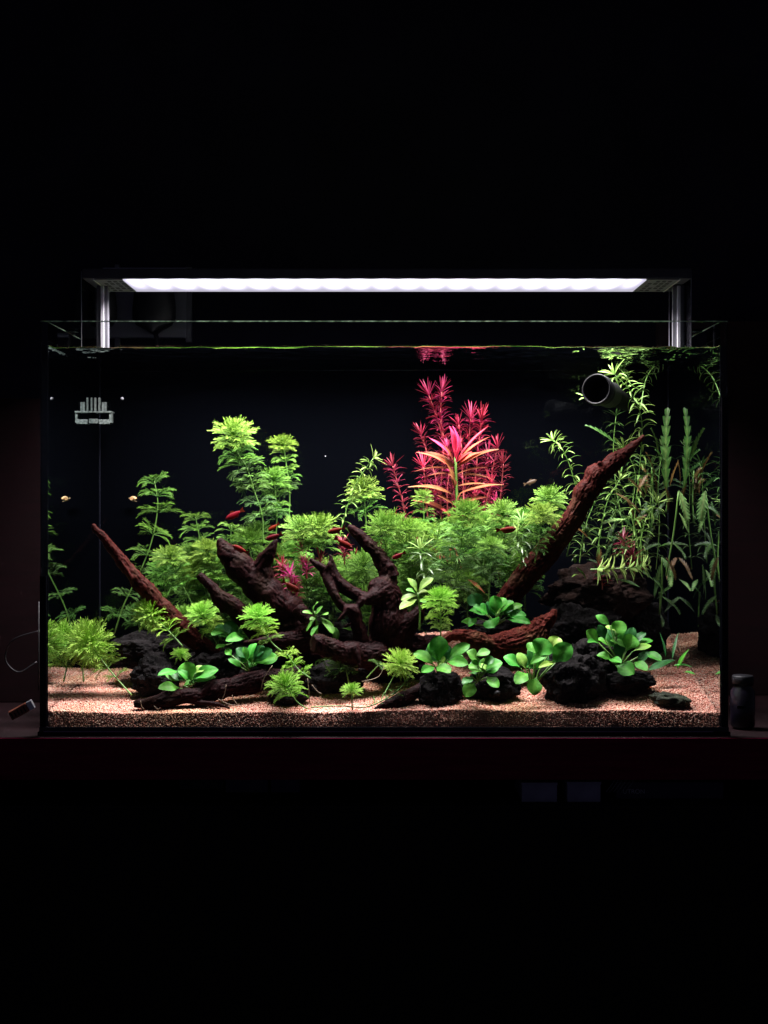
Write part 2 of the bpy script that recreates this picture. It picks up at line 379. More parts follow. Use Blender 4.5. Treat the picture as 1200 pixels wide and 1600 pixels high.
# wall socket with plugs behind the tank rim
r = empty('wall_socket', P(232, 528, .49), 'grey wall socket plate behind the upper left rim with black plugs in it', 'socket')
a = P(160, 437, .49); b = P(291, 528, .49)
m = MB(); m.box(a.x, .486, b.z, b.x, .4995, a.z + .02); m.build('socket_plate', pmat('grey_plate', (.30, .30, .33), .6), r, bevel=.002)
a2 = P(290, 437, .5); b2 = P(300, 535, .5)
m = MB(); m.box(a2.x + .001, .489, b2.z, b2.x, .4995, a2.z + .02); m.build('plate_edge', M['grille'], r)
for (cx, nm) in ((240, 'a'), (148, 'b')):
    c = P(cx, 480, .46); pl = empty('power_plug', c, 'round black power plug in the wall socket, ' + ('right one with its cable hanging straight down' if nm == 'a' else 'left one half hidden by the lamp leg'), 'plug', 'black power plugs')
    m = MB(); v = []; f = []
    prof = [(24, 430), (31, 452), (34, 480), (34, 498), (28, 508), (14, 515), (6, 520)]
    pts = []
    for (hw, py) in prof: pts.append((hw, P(cx, py, .46).z))
    n = 20
    for (hw, z) in pts:
        for k in range(n):
            an = 2*math.pi*k/n; v.append((c.x + px2m(hw, .46)*math.cos(an), .462 + .022*math.sin(an), z))
    for i in range(len(pts)-1):
        for k in range(n): f.append((i*n+k, (i+1)*n+k, (i+1)*n+(k+1) % n, i*n+(k+1) % n))
    f.append(tuple(range(n)))
    m.add(v, f); m.build('plug_body', M['plastic'], pl, True)
    m = MB(); m.tube([P(cx, 512, .46), P(cx + 5, 530, .455), P(cx + 8, 560, .45), P(cx + 6, 640, .45)], .004, 10); m.build('plug_cable', M['plastic'], pl, True)

# ------------------------------------------------------------------ the aquarium
tank = empty('aquarium', (0, .17, 0), 'rimless rectangular glass aquarium with black silicone seams and planted interior', 'aquarium')
XO = XI + GI; YO = YB + GI; ZB = .0015
def pane(x0, y0, z0, x1, y1, z1, inner_axis):
    """glass pane; the wet inner face has its own near-invisible material"""
    m = MB(); m.box(x0, y0, z0, x1, y1, z1)
    order = ['-z', '+z', '-y', '+x', '+y', '-x']
    m.mi = [1 if order[i] == inner_axis else 0 for i in range(6)]
    return m
pane(-XO, 0, ZB, XO, GI - .0003, ZT - .0016, '+y').build('front_pane', [M['glass'], M['glass_in']], tank)
pane(-XO, GI, ZB, -XI, YB - .0003, ZT - .0016, '+x').build('side_pane', [M['glass_in'], M['glass_wet']], tank)
pane(XI, GI, ZB, XO, YB - .0003, ZT - .0016, '-x').build('side_pane', [M['glass_in'], M['glass_wet']], tank)
pane(-XO, YB, ZB, XO, YO, ZT - .0016, '-y').build('back_pane', [M['glass'], M['glass_in']], tank)
m = MB(); m.box(-XI + .001, GI + .001, ZB, XI - .001, YB - .001, ZB + .006); m.build('bottom_pane', M['glass_in'], tank)
m = MB(); m.box(-XO, YO + .0006, ZB, XO, YO + .0016, ZT - .034); m.build('back_film', M['film'], tank)
for (x0, y0, x1, y1) in ((-XO, 0, XO, GI - .0003), (-XO, GI, -XI, YB - .0003), (XI, GI, XO, YB - .0003), (-XO, YB, XO, YO)):
    m = MB(); m.box(x0, y0, ZT - .0015, x1, y1, ZT); m.build('pane_edge', M['edge'], tank)
for s in (-1, 1):
    m = MB(); m.box(min(s*XI, s*XO), GI + .0001, ZB + .008, max(s*XI, s*XO), GI + .0012, ZT - .033)
    m.build('silicone_seam', M['silicone'], tank)
    m = MB(); m.box(min(s*(XI-.0009), s*(XI-.0002)), YB - .0030, ZB + .02, max(s*(XI-.0009), s*(XI-.0002)), YB - .0005, ZT - .002); m.build('silicone_seam', M['silicone'], tank)
# dark outer strip along the front corners
for s in (-1, 1):
    m = MB(); x0, x1 = sorted((s*(XO - .0079), s*(XO + .0005)))
    m.box(x0, -.0012, ZB + .0005, x1, -.0002, P(0, 620, 0).z if s > 0 else P(0, 900, 0).z); m.build('corner_strip', M['silicone'], tank)
# bottom trim in two steps, and the thin bright line on it
m = MB(); m.box(-XO - .003, -.0032, -.0015, XO + .003, -.0014, .0045); m.build('trim_lower', M['black'], tank)
m = MB(); m.box(-XO - .001, -.0030, .0046, XO + .001, -.0014, .0105); m.build('trim_upper', M['trim'], tank)
m = MB(); m.box(-XO + .005, -.0036, .0040, XO - .02, -.0031, .0052); m.build('trim_bead', pmat('trim_bead_grey', (.16, .16, .24), .3), tank)
m = MB(); m.box(-XO, .0, -.0015, XO, YO, .0010); m.build('base_mat', M['black'], tank)

# water surface with ripples and a meniscus along the glass
nx, ny = 360, 130
xs = np.linspace(-XI + .0002, XI - .0002, nx)
ys = np.concatenate([np.linspace(GI + .0002, GI + .006, 10), np.linspace(GI + .0075, YB - .0005, ny - 10)])
v = []
for y in ys:
    for x in xs:
        e = min(y - GI, YB - y, x + XI, XI - x)
        z = ZW - .0022 + .0044 * math.exp(-max(e, 0) / .0042)
        fade = min(1, max(0, e) / .01)
        amp = .0008 + .0020 * max(0, min(1, (x - .10) / .22)) + .0005 * max(0, min(1, (-x - .34) / .1))
        z += amp * fade * (noise.noise(Vector((x * 34, y * 34, .3))) + .6 * noise.noise(Vector((x * 85, y * 70, 2.3))))
        z += .0008 * math.sin(x * 7 + 1) * 1.0
        v.append((x, y, z))
f = [(j*nx+i, j*nx+i+1, (j+1)*nx+i+1, (j+1)*nx+i) for j in range(ny-1) for i in range(nx-1)]
me = mkmesh('water', v, f, M['water'], smooth=True)
meta(link('water', me), kind='structure')

# ------------------------------------------------------------------ the light bar
LY0, LY1 = .078, .189
lz = P(0, 436, LY0).z
lamp = empty('aquarium_light', (0, .133, ZT), 'long slim LED light bar on clear legs lit white above the tank', 'lamp')
xl, xr = P(146, 436, LY0).x, P(1062, 436, LY0).x
m = MB(); m.box(xl - .016, LY0 - .001, lz + .0006, xr + .016, LY1 + .01, lz + .0145); m.build('housing', M['alu'], lamp, bevel=.0012)
xa, xb = P(191, 436, LY0).x, P(1010, 436, LY0).x
def ledmat():
    m, nt, out = newmat('led_diffuser')
    tc = nd(nt, 'ShaderNodeTexCoord'); sp = nd(nt, 'ShaderNodeSeparateXYZ'); nt.links.new(tc.outputs['Object'], sp.inputs[0])
    sn = nd(nt, 'ShaderNodeMath', operation='MULTIPLY'); sn.inputs[1].default_value = 2*math.pi/.0355
    nt.links.new(sp.outputs[0], sn.inputs[0])
    co = nd(nt, 'ShaderNodeMath', operation='COSINE'); nt.links.new(sn.outputs[0], co.inputs[0])
    # bright spots over each chip in the forward half, milky elsewhere; dimmer last stretch at both ends
    mr = nd(nt, 'ShaderNodeMapRange'); mr.inputs[1].default_value = -1; mr.inputs[2].default_value = 1; mr.inputs[3].default_value = .75; mr.inputs[4].default_value = 3.4
    nt.links.new(co.outputs[0], mr.inputs[0])
    yr = nd(nt, 'ShaderNodeMapRange', interpolation_type='SMOOTHSTEP'); yr.inputs[1].default_value = .052; yr.inputs[2].default_value = -.03
    nt.links.new(sp.outputs[1], yr.inputs[0])
    ab = nd(nt, 'ShaderNodeMath', operation='ABSOLUTE'); nt.links.new(sp.outputs[0], ab.inputs[0])
    er = nd(nt, 'ShaderNodeMapRange', interpolation_type='SMOOTHSTEP'); er.inputs[1].default_value = .372; er.inputs[2].default_value = .325; nt.links.new(ab.outputs[0], er.inputs[0])
    mul = nd(nt, 'ShaderNodeMath', operation='MULTIPLY'); nt.links.new(mr.outputs[0], mul.inputs[0]); nt.links.new(yr.outputs[0], mul.inputs[1])
    m2 = nd(nt, 'ShaderNodeMath', operation='MULTIPLY'); nt.links.new(mul.outputs[0], m2.inputs[0]); nt.links.new(er.outputs[0], m2.inputs[1])
    ad = nd(nt, 'ShaderNodeMath', operation='ADD'); ad.inputs[1].default_value = .60; nt.links.new(m2.outputs[0], ad.inputs[0])
    e = nd(nt, 'ShaderNodeEmission'); e.inputs[0].default_value = (.84, .80, 1.0, 1)
    nt.links.new(ad.outputs[0], e.inputs[1]); nt.links.new(e.outputs[0], out.inputs[0])
    return m
m = MB(); m.box(xa, LY0 + .003, lz - .0012, xb, LY1 - .002, lz + .0004)
o = m.build('diffuser', ledmat(), lamp)
for s, (u0, u1) in ((-1, (xl, xa)), (1, (xb, xr))):
    m = MB(); m.box(u0 + .0006, LY0, lz - .0010, u1 - .0006, LY1, lz + .0004); ec = m.build('end_cap', M['grille'], lamp)
    for k in range(4):
        for j in range(5):
            x = u0 + .008 + k * .0082; y = LY0 + .01 + j * .020
            if (k * 3 + j * 2) % 7 == 0: continue
            m = MB(); m.box(x, y, lz - .0013, x + .0055, y + .012, lz - .0011); m.build('vent_slot', M['slot'], ec)
    # children of a child keep their offsets
    for ch in ec.children: ch.location = Vector((0, 0, 0)) ; ch.matrix_parent_inverse = Matrix.Translation(-Vector(lamp.location)); 
    xe = u0 if s < 0 else u1
    m = MB(); m.box(xe - .0012, LY0, lz - .0016, xe + .0006, LY1, lz + .0004); m.build('end_edge', M['alu_l'], lamp)
# legs: clear acrylic plate with an aluminium post
for s, pxo, pxi, pb in ((-1, 126, 170, 159), (1, 1080, 1045, 1058)):
    x0 = P(pxo, 480, .084).x; x1 = P(pxi, 480, .164).x; xm = P(pb, 480, .134).x
    lo, hi = sorted((x0, x0 + (.0012 if s < 0 else -.0012)))
    m = MB(); m.box(lo, .084, ZT - .028, hi, .181, lz + .012); m.build('clear_leg', M['acryl'], lamp)
    m = MB(); m.box(lo, .0832, ZT - .028, hi, .0838, lz + .012); m.build('leg_edge', pmat('acrylic_edge', (.22, .22, .26), .4) if s < 0 else bpy.data.materials['acrylic_edge'], lamp)
    m = MB(); m.box(lo, .0838, ZT - .0286, hi, .181, ZT - .0281); m.build('leg_edge', bpy.data.materials['acrylic_edge'], lamp)
    m = MB(); m.box(xm - .0075, .132, ZW - .001, xm + .0090, .136, lz); m.build('post', M['grille'], lamp, bevel=.0008)
    m = MB(); m.box(xm - .0012, .1290, ZW - .0005, xm + .0035, .1318, lz - .001); m.build('post_rail', M['alu_l'], lamp, bevel=.0005)
    m = MB(); m.box(x1 - .0004, .163, ZW, x1 + .0004, .164, lz); m.build('leg_edge', bpy.data.materials['acrylic_edge'], lamp)
    m = MB(); m.box(min(x0, s*(XO+.004)), .11, ZT + .0002, max(x0, s*(XO+.004)), .16, ZT + .0028); m.build('rim_clamp', M['acryl'], lamp)
ld = bpy.data.lights.new('led_strip_light', 'AREA'); ld.shape = 'RECTANGLE'; ld.size = (xb - xa) * .99; ld.size_y = .07
ld.energy = LAMP_W; ld.color = (1.0, .91, .95); ld.spread = math.radians(LAMP_SPREAD)
lo_ = bpy.data.objects.new('led_strip_light', ld); C.objects.link(lo_); lo_.location = ((xa + xb) / 2 - .005, (LY0 + LY1) / 2, lz - .003)
lo_.parent = lamp; lo_.matrix_parent_inverse = Matrix.Translation(-Vector(lamp.location))

# ------------------------------------------------------------------ sand
hbx = [-.46, -.30, -.18, -.05, .05, .14, .22, .32, .40, .46]
hbv = [.016, .030, .045, .062, .070, .080, .095, .088, .078, .074]
def sand_h(x, y):
    front = .0262 + .0015*np.sin(x*9+1.0) + .0012*np.sin(x*23) + np.interp(x, [-.05, .15, .30, .45], [0, .0015, .002, .001])
    h = np.interp(x, hbx, hbv); t = np.clip((y - GI) / (YB - GI), 0, 1)
    k = np.interp(x, [-.46, -.2, 0, .46], [.5, .9, 1.15, 1.0])
    return front + h * t ** k
gx, gy = 300, 110
v = []; f = []
for j in range(gy):
    y = GI + .0052 + (YB - GI - .0058) * j / (gy - 1)
    for i in range(gx):
        x = -XI + .0003 + (2*XI - .0006) * i / (gx - 1)
        v.append((x, y, float(sand_h(x, y)) + .0016*noise.noise(Vector((x*22, y*22, 0))) - .0008))
f = [(j*gx+i, j*gx+i+1, (j+1)*gx+i+1, (j+1)*gx+i) for j in range(gy-1) for i in range(gx-1)]
nb = len(v)
for i in range(gx): v.append((v[i][0], GI + .0018, .0078))
f += [(nb+i, nb+i+1, i+1, i) for i in range(gx-1)]
tone = RNG.uniform(.1, .9, len(v))
meta(link('sand', mkmesh('sand', v, f, M['sand'], tone, True)), kind='structure')
# grains
def grains(pos, rad, name):
    n = len(pos)
    base = np.array([(1,0,0),(-1,0,0),(0,1,0),(0,-1,0),(0,0,1),(0,0,-1)], float)
    jit = RNG.uniform(.65, 1.25, (n, 6, 1))
    q = RNG.normal(size=(n, 4)); q /= np.linalg.norm(q, axis=1)[:, None]
    a, b, c, d = q.T
    R = np.stack([1-2*(c*c+d*d), 2*(b*c-a*d), 2*(b*d+a*c), 2*(b*c+a*d), 1-2*(b*b+d*d), 2*(c*d-a*b), 2*(b*d-a*c), 2*(c*d+a*b), 1-2*(b*b+c*c)], 1).reshape(n, 3, 3)
    V = np.einsum('nij,nkj->nki', R, base[None] * jit) * rad[:, None, None] + pos[:, None, :]
    tri = np.array([(0,2,4),(2,1,4),(1,3,4),(3,0,4),(2,0,5),(1,2,5),(3,1,5),(0,3,5)])
    Fc = (tri[None] + (np.arange(n) * 6)[:, None, None]).reshape(-1)
    me = bpy.data.meshes.new(name)
    me.vertices.add(n*6); me.vertices.foreach_set('co', V.reshape(-1))
    me.loops.add(n*24); me.loops.foreach_set('vertex_index', Fc.astype(np.int32))
    me.polygons.add(n*8); me.polygons.foreach_set('loop_start', np.arange(0, n*24, 3, dtype=np.int32))
    at = me.attributes.new('tone', 'FLOAT', 'POINT')
    at.data.foreach_set('value', np.repeat(RNG.beta(1.6, 1.6, n), 6).astype(np.float32))
    me.materials.append(M['sand']); me.update(calc_edges=True); me.validate()
    return me
N1 = 80000
gxp = RNG.uniform(-XI+.001, XI-.001, N1); gyp = GI + .0052 + (YB - GI - .0072) * RNG.uniform(0, 1, N1) ** 1.35
h = sand_h(gxp, gyp)
nz = np.array([noise.noise(Vector((x*22, y*22, 0))) for x, y in zip(gxp, gyp)]) * .0016
pos1 = np.stack([gxp, gyp, h + nz + RNG.uniform(-.0006, .0008, N1)], 1)
N2 = 34000
gx2 = RNG.uniform(-XI+.001, XI-.001, N2); u2 = RNG.uniform(0, 1, N2) ** .95; h2 = sand_h(gx2, GI + .011); gz2 = .0085 + (h2 - .0085 + .0004) * u2
gy2 = GI + .0010 + .0044 * u2 + RNG.uniform(-.0004, .0018, N2) * np.minimum(1, u2 * 6)
pos2 = np.stack([gx2, gy2, gz2], 1)
pos = np.concatenate([pos1, pos2]); rad = np.concatenate([RNG.uniform(.0009, .0018, N1), RNG.uniform(.0007, .0013, N2)])
meta(link('sand_grains', grains(pos, rad, 'sand_grains')), 'loose pink and tan sand grains over the tank bed', 'sand', kind='stuff')

# ------------------------------------------------------------------ rocks
def ico(sub):
    import bmesh
    bm = bmesh.new(); bmesh.ops.create_icosphere(bm, subdivisions=sub, radius=1)
    v = [tuple(a.co) for a in bm.verts]; f = [tuple(x.index for x in a.verts) for a in bm.faces]; bm.free(); return v, f
ICO5 = ico(6); ICO4 = ico(5)
def rock(px, py, Y, rx, ry, rd, seed, lab, mat='lava', rough=1.0, sub=None, flat=0.0, tilt=0, group='dark lava rocks'):
    c = P(px, py, Y); ax = px2m(rx, Y); az = px2m(ry, Y)
    vv, ff = sub or ICO5; out = []; tone = []
    off = Vector((seed * 3.7, seed * 1.3, seed * 7.1)); R = Matrix.Rotation(math.radians(tilt), 3, 'Y')
    for a in vv:
        d = Vector(a); q = d * 1.25 + off
        s = 1 + .30 * noise.noise(q) + .20 * noise.noise(q * 2.1)
        cell = noise.voronoi(d * 1.4 + off)[0]
        s += .22 * (cell[1] - cell[0]) - .1
        n1 = noise.noise(q * 5.5); n2 = noise.noise(q * 12); n3 = noise.noise(q * 26)
        s += rough * (.075 * n1 + .055 * abs(n2) * 1.3 - .05 * max(0, n3 * 2 - .2))
        p = Vector((d.x * ax, d.y * rd, d.z * az)) * s
        if flat and p.z < -az * flat: p.z = -az * flat
        out.append(R @ p)
    o = link('rock', mkmesh('rock', out, ff, M[mat], None, True), None, c)
    return meta(o, lab, 'rock', group)
rock(245, 1020, .20, 62, 34, .05, 1, 'large black porous lava rock at the left behind the bright green rosette')
rock(243, 1060, .11, 38, 32, .035, 2, 'rounded black rock between the left bush and the long low log')
rock(330, 1045, .14, 42, 30, .035, 3, 'black rock behind the bright leaf rosette on the left log')
rock(405, 1045, .18, 55, 30, .04, 4, 'dark rock in the shade under the forked stump')
rock(450, 1088, .055, 30, 15, .02, 5, 'small black rock beneath the lowest feathery crown', sub=ICO4)
rock(520, 1062, .11, 48, 26, .03, 6, 'black rock in front of the cut log end')
rock(620, 1055, .17, 60, 26, .04, 7, 'dark rock in shade behind the pale round feathery ball')
rock(688, 1080, .05, 37, 33, .026, 8, 'dark brown rock under the upright green rosette', mat='lava')
rock(770, 1072, .07, 44, 33, .032, 9, 'black lava rock with a small grey patch between two rosettes')
rock(893, 1062, .06, 53, 46, .04, 10, 'biggest black lava rock right of the largest rosette')
rock(925, 1035, .11, 40, 40, .04, 11, 'tall black rock behind the biggest front rock')
rock(980, 1066, .08, 48, 20, .028, 12, 'low black rock below the right rosette, on the sand')
rock(1048, 1094, .035, 30, 13, .018, 13, 'small flat mossy stone lying alone on the right sand', mat='slate', rough=.4, sub=ICO4, flat=.6, tilt=8, group=None)
rock(935, 925, .22, 80, 44, .05, 14, 'broad brown porous rock high at the right under the lying frond', mat='lava_b')
rock(905, 985, .19, 62, 45, .05, 15, 'black rock in deep shade under the brown porous rock', mat='lava')
rock(995, 985, .24, 45, 45, .04, 16, 'dark rock in the right back behind the right rosette', mat='lava')
rock(800, 1000, .2, 90, 36, .045, 17, 'dark rock behind the lying red log')
rock(490, 1010, .25, 110, 45, .04, 18, 'wide dark rock mass behind the driftwood', mat='lava')
rock(1003, 1060, .085, 10, 6, .008, 19, 'tiny black pebble on the sand at the end of the low black rock', sub=ICO4)
rock(776, 1083, .037, 6, 4.5, .004, 20, 'small pale grey pebble stuck on the black lava rock', mat='plastic_g', sub=ico(3), rough=.3, group=None)

# ------------------------------------------------------------------ driftwood
def wood(name, branches, lab, mat='wood', vox=.0016, ridge=1.0, seed=0):
    """branches: lists of (px, py, Y, r_px); tubes are fused, then grain ridges run along the nearest branch"""
    m = MB(); cl = []; cr = []; cd = []; cu = []; cb = []
    for bi, br in enumerate(branches):
        pts3 = [(*P(a, b, y), px2m(r, y)) for a, b, y, r in br]
        L = sum((Vector(pts3[i+1][:3]) - Vector(pts3[i][:3])).length for i in range(len(pts3)-1))
        n = max(8, int(L / .004)); cs = curve(pts3, n)
        ps = []; rs = []; u = 0
        for i, c in enumerate(cs):
            p = Vector(c[:3]); rr = max(c[3], .0006)
            wob = .25 * rr
            p += Vector((noise.noise(Vector((i*.16, seed, bi))), noise.noise(Vector((i*.16, seed+9, bi))), noise.noise(Vector((i*.16, seed+17, bi))))) * wob
            rr *= .83 * (1 + .14 * noise.noise(Vector((i*.22, bi*3.1, seed))))
            if ps: u += (p - ps[-1]).length
            ps.append(p); rs.append(rr); cl.append(p); cr.append(rr); cu.append(u); cb.append(bi)
        m.tube(ps, rs, 18)
        for i in range(n): cd.append((ps[min(i+1, n-1)] - ps[max(i-1, 0)]).normalized())
    src = m.build('tmp', M[mat]); rm = src.modifiers.new('r', 'REMESH'); rm.mode = 'VOXEL'; rm.voxel_size = vox
    bpy.context.view_layer.update()
    me = bpy.data.meshes.new_from_object(src.evaluated_get(bpy.context.evaluated_depsgraph_get()))
    bpy.data.objects.remove(src)
    nv = len(me.vertices); co = np.empty(nv*3, np.float32); me.vertices.foreach_get('co', co); co = co.reshape(-1, 3).astype(float)
    CL = np.array(cl); CR = np.array(cr); tone = np.zeros(nv, np.float32)
    idx = np.empty(nv, int)
    for s0 in range(0, nv, 4000):
        dd = np.linalg.norm(co[s0:s0+4000, None] - CL[None], axis=2) - CR[None] * .6
        idx[s0:s0+4000] = dd.argmin(1)
    for i in range(nv):
        k = idx[i]; d = cd[k]; p = Vector(co[i]); r = p - cl[k]; r -= d * r.dot(d)
        L = r.length; rr = cr[k]
        if L < 1e-6: continue
        n_ = r / L; u = cu[k] + (p - cl[k]).dot(d)
        q = Vector((n_.x, n_.y, n_.z)) * 5.5 * min(1.5, (.35 + rr / .014)) + Vector((u * 9, seed * 2.1 + cb[k] * 5, 0))
        a = noise.noise(q); b = noise.noise(q * 2.6); c = noise.noise(p * 420)
        rid = 1 - abs(a) * 2.2
        amp = min(rr, .014)
        dsp = amp * ridge * (.13 * rid - .08 + .07 * b - .08 * max(0, -b)) + .0004 * c + amp * .08 * noise.noise(p * 130) + rr * .12 * noise.noise(p * 40 + Vector((seed, 0, 0)))
        co[i] = tuple(p + n_ * dsp)
        tone[i] = min(1, max(0, .35 + .4 * rid * .5 + .3 * b))
    me.vertices.foreach_set('co', co.astype(np.float32).reshape(-1))
    at = me.attributes.new('tone', 'FLOAT', 'POINT'); at.data.foreach_set('value', tone)
    me.materials.clear(); me.materials.append(M[mat]); me.polygons.foreach_set('use_smooth', [True]*len(me.polygons)); me.name = name
    me.update()
    o = bpy.data.objects.new(name, me); C.objects.link(o)
    return meta(o, lab, 'driftwood', 'pieces of driftwood')
wood('driftwood', [[(143, 821, .10, 4.5), (152, 830, .10, 7), (185, 870, .11, 11), (230, 925, .12, 16), (275, 972, .13, 18), (320, 1013, .14, 17), (365, 1040, .16, 14)],
                   [(205, 905, .105, 5), (196, 888, .10, 3), (188, 875, .098, 1.5)], [(245, 960, .12, 9), (233, 958, .115, 3)]],
     'long bare branch slanting from upper left down to the rocks, blunt pale tip', 'wood_r', seed=1)
wood('driftwood', [[(310, 898, .10, 7), (325, 913, .10, 10), (345, 935, .10, 15), (372, 955, .11, 18), (400, 985, .12, 20), (430, 1010, .13, 18)],
                   [(352, 945, .10, 8), (345, 957, .095, 5)]],
     'short thick branch with a rounded tip under the feathery bushes', seed=2)
wood('driftwood', [[(341, 842, .13, 5), (352, 860, .13, 16), (372, 885, .13, 26), (400, 912, .13, 28), (425, 935, .13, 33), (450, 965, .14, 36), (470, 1005, .15, 38), (500, 1040, .16, 32)],
                   [(432, 842, .12, 3.5), (424, 858, .12, 10), (410, 882, .125, 17), (408, 905, .13, 22)],
                   [(465, 950, .11, 14), (485, 975, .10, 12), (470, 985, .10, 8)]],
     'thick dark stump with two forked tips in the left centre', seed=3, vox=.002)
wood('driftwood', [[(600, 1030, .13, 45), (612, 985, .12, 38), (607, 945, .12, 32), (598, 920, .12, 28), (606, 895, .13, 17), (590, 868, .13, 15), (570, 845, .13, 12), (552, 828, .13, 9), (543, 822, .13, 4)],
                   [(612, 895, .13, 13), (601, 873, .14, 8), (600, 862, .14, 5)],
                   [(615, 900, .12, 12), (613, 888, .12, 8), (609, 882, .115, 5)],
                   [(598, 925, .11, 20), (572, 935, .10, 13), (548, 925, .10, 13), (522, 905, .10, 12), (503, 888, .10, 8), (488, 877, .10, 5), (485, 872, .10, 3.5)],
                   [(530, 912, .10, 10), (520, 892, .10, 8), (517, 872, .10, 4), (514, 866, .10, 2.5)],
                   [(506, 895, .10, 7), (512, 884, .095, 4), (513, 877, .095, 2)],
                   [(504, 890, .10, 8), (520, 925, .09, 9), (535, 948, .09, 9), (552, 955, .09, 13), (560, 985, .095, 13), (568, 1015, .10, 20)],
                   [(560, 945, .09, 8), (568, 935, .09, 6)], [(545, 950, .085, 8), (532, 965, .08, 4), (526, 970, .08, 2.5)],
                   [(556, 960, .088, 7), (545, 975, .085, 4), (537, 980, .08, 2.5)],
                   [(620, 990, .11, 25), (650, 962, .11, 15), (662, 945, .11, 6)],
                   [(625, 1010, .12, 35), (660, 1015, .13, 26), (690, 1005, .14, 18)]],
     'dark branching root in the centre with antler-like arms', seed=4, vox=.0019)
wood('driftwood', [[(489, 1004, .055, 15), (500, 1007, .06, 19), (530, 1018, .075, 20), (565, 1022, .09, 27), (600, 1030, .11, 30), (650, 1030, .13, 22)],
                   [(552, 1010, .07, 8), (560, 1030, .065, 5), (561, 1042, .062, 3)]],
     'lying log with a round cut end facing left, centre bottom', seed=5)
wood('driftwood', [[(1006, 680, .14, 3), (996, 691, .14, 6), (975, 708, .14, 12), (948, 733, .14, 18), (926, 752, .14, 22), (910, 780, .145, 21), (890, 815, .15, 19), (865, 850, .16, 22), (835, 885, .17, 23), (805, 920, .18, 22), (780, 950, .19, 20)],
                   [(945, 730, .135, 10), (934, 722, .13, 3)], [(905, 770, .14, 10), (908, 756, .135, 4)]],
     'long reddish branch rising diagonally to the upper right', 'wood_r', seed=6, ridge=1.25)
wood('driftwood', [[(690, 1000, .10, 9), (715, 992, .10, 11), (745, 1000, .10, 16), (780, 1010, .11, 24), (820, 1000, .12, 27), (845, 982, .12, 22), (860, 965, .12, 11), (866, 952, .12, 4)]],
     'lying reddish log with a torn fibrous end between the rosettes', 'wood_f', seed=7, ridge=1.9)
wood('driftwood', [[(209, 1101, .03, 7), (225, 1099, .03, 10), (260, 1095, .035, 13), (300, 1088, .04, 15), (335, 1080, .05, 17), (375, 1070, .06, 20), (420, 1062, .075, 20), (470, 1055, .09, 18)],
                   [(305, 1090, .04, 12), (328, 1072, .045, 9), (335, 1062, .05, 5)],
                   [(300, 1097, .035, 5), (335, 1100, .03, 4.5), (360, 1107, .028, 1.5)],
                   [(225, 1097, .03, 6), (245, 1089, .03, 5), (262, 1080, .035, 4)]],
     'long low log lying on the sand at the lower left', seed=8)
wood('driftwood', [[(583, 1110, .025, 3), (600, 1104, .03, 9), (625, 1095, .035, 15), (650, 1080, .05, 12), (672, 1067, .06, 7), (690, 1060, .07, 4)]],
     'small pointed dark wood chip on the sand below the pale feathery ball', seed=9)
wood('driftwood', [[(380, 1005, .09, 4), (405, 1002, .09, 7), (440, 1000, .10, 14), (490, 1000, .12, 26)]],
     'thin dark twig poking left out of the shaded middle', seed=10)
# fine roots on the low log
r = empty('fine_roots', P(300, 1100, .02), 'pale hair roots hanging over the low log and sand', 'roots')
for pts in ([(353, 1070), (350, 1085), (343, 1100)], [(340, 1092), (356, 1100), (372, 1103)], [(370, 1100), (365, 1094), (362, 1086)], [(383, 1092), (392, 1087), (398, 1088)],
            [(219, 1095), (221, 1104), (225, 1108)], [(425, 1040), (412, 1060), (407, 1078)], [(480, 1060), (482, 1080), (483, 1095)], [(487, 1070), (495, 1080), (502, 1084)], [(240, 1103), (246, 1108), (250, 1106)], [(565, 1065), (590, 1058), (600, 1042)]):
    m = MB(); m.tube([Vector(a) for a in curve([P(a, b, .018) for a, b in pts], 8)], .0005, 5); m.build('root', M['root'], r, True)

# ------------------------------------------------------------------ feathery stem plants
def prisms(segs):
    """segs: array n x 9 (p0, p1, r0, r1, tone) -> 3-sided strands"""
    s = np.array(segs); n = len(s); p0, p1 = s[:, :3], s[:, 3:6]; r0, r1 = s[:, 6], s[:, 7]
    d = p1 - p0; d /= np.maximum(np.linalg.norm(d, axis=1), 1e-9)[:, None]
    ref = np.tile(np.array([.1, .2, 1.0]), (n, 1)); a = np.cross(d, ref); a /= np.maximum(np.linalg.norm(a, axis=1), 1e-6)[:, None]; b = np.cross(d, a)
    V = np.empty((n, 6, 3))
    for k in range(3):
        an = 2*math.pi*k/3 + .5; o = a*math.cos(an) + b*math.sin(an)
        V[:, k] = p0 + o * r0[:, None]; V[:, 3+k] = p1 + o * r1[:, None]
    fc = np.array([(0,1,4,3),(1,2,5,4),(2,0,3,5)]); Fc = (fc[None] + (np.arange(n)*6)[:, None, None]).reshape(-1, 4)
    T = np.stack([s[:, 8]]*3 + [np.minimum(1, s[:, 8] + .15)]*3, 1).reshape(-1)
    return V.reshape(-1, 3), Fc, T
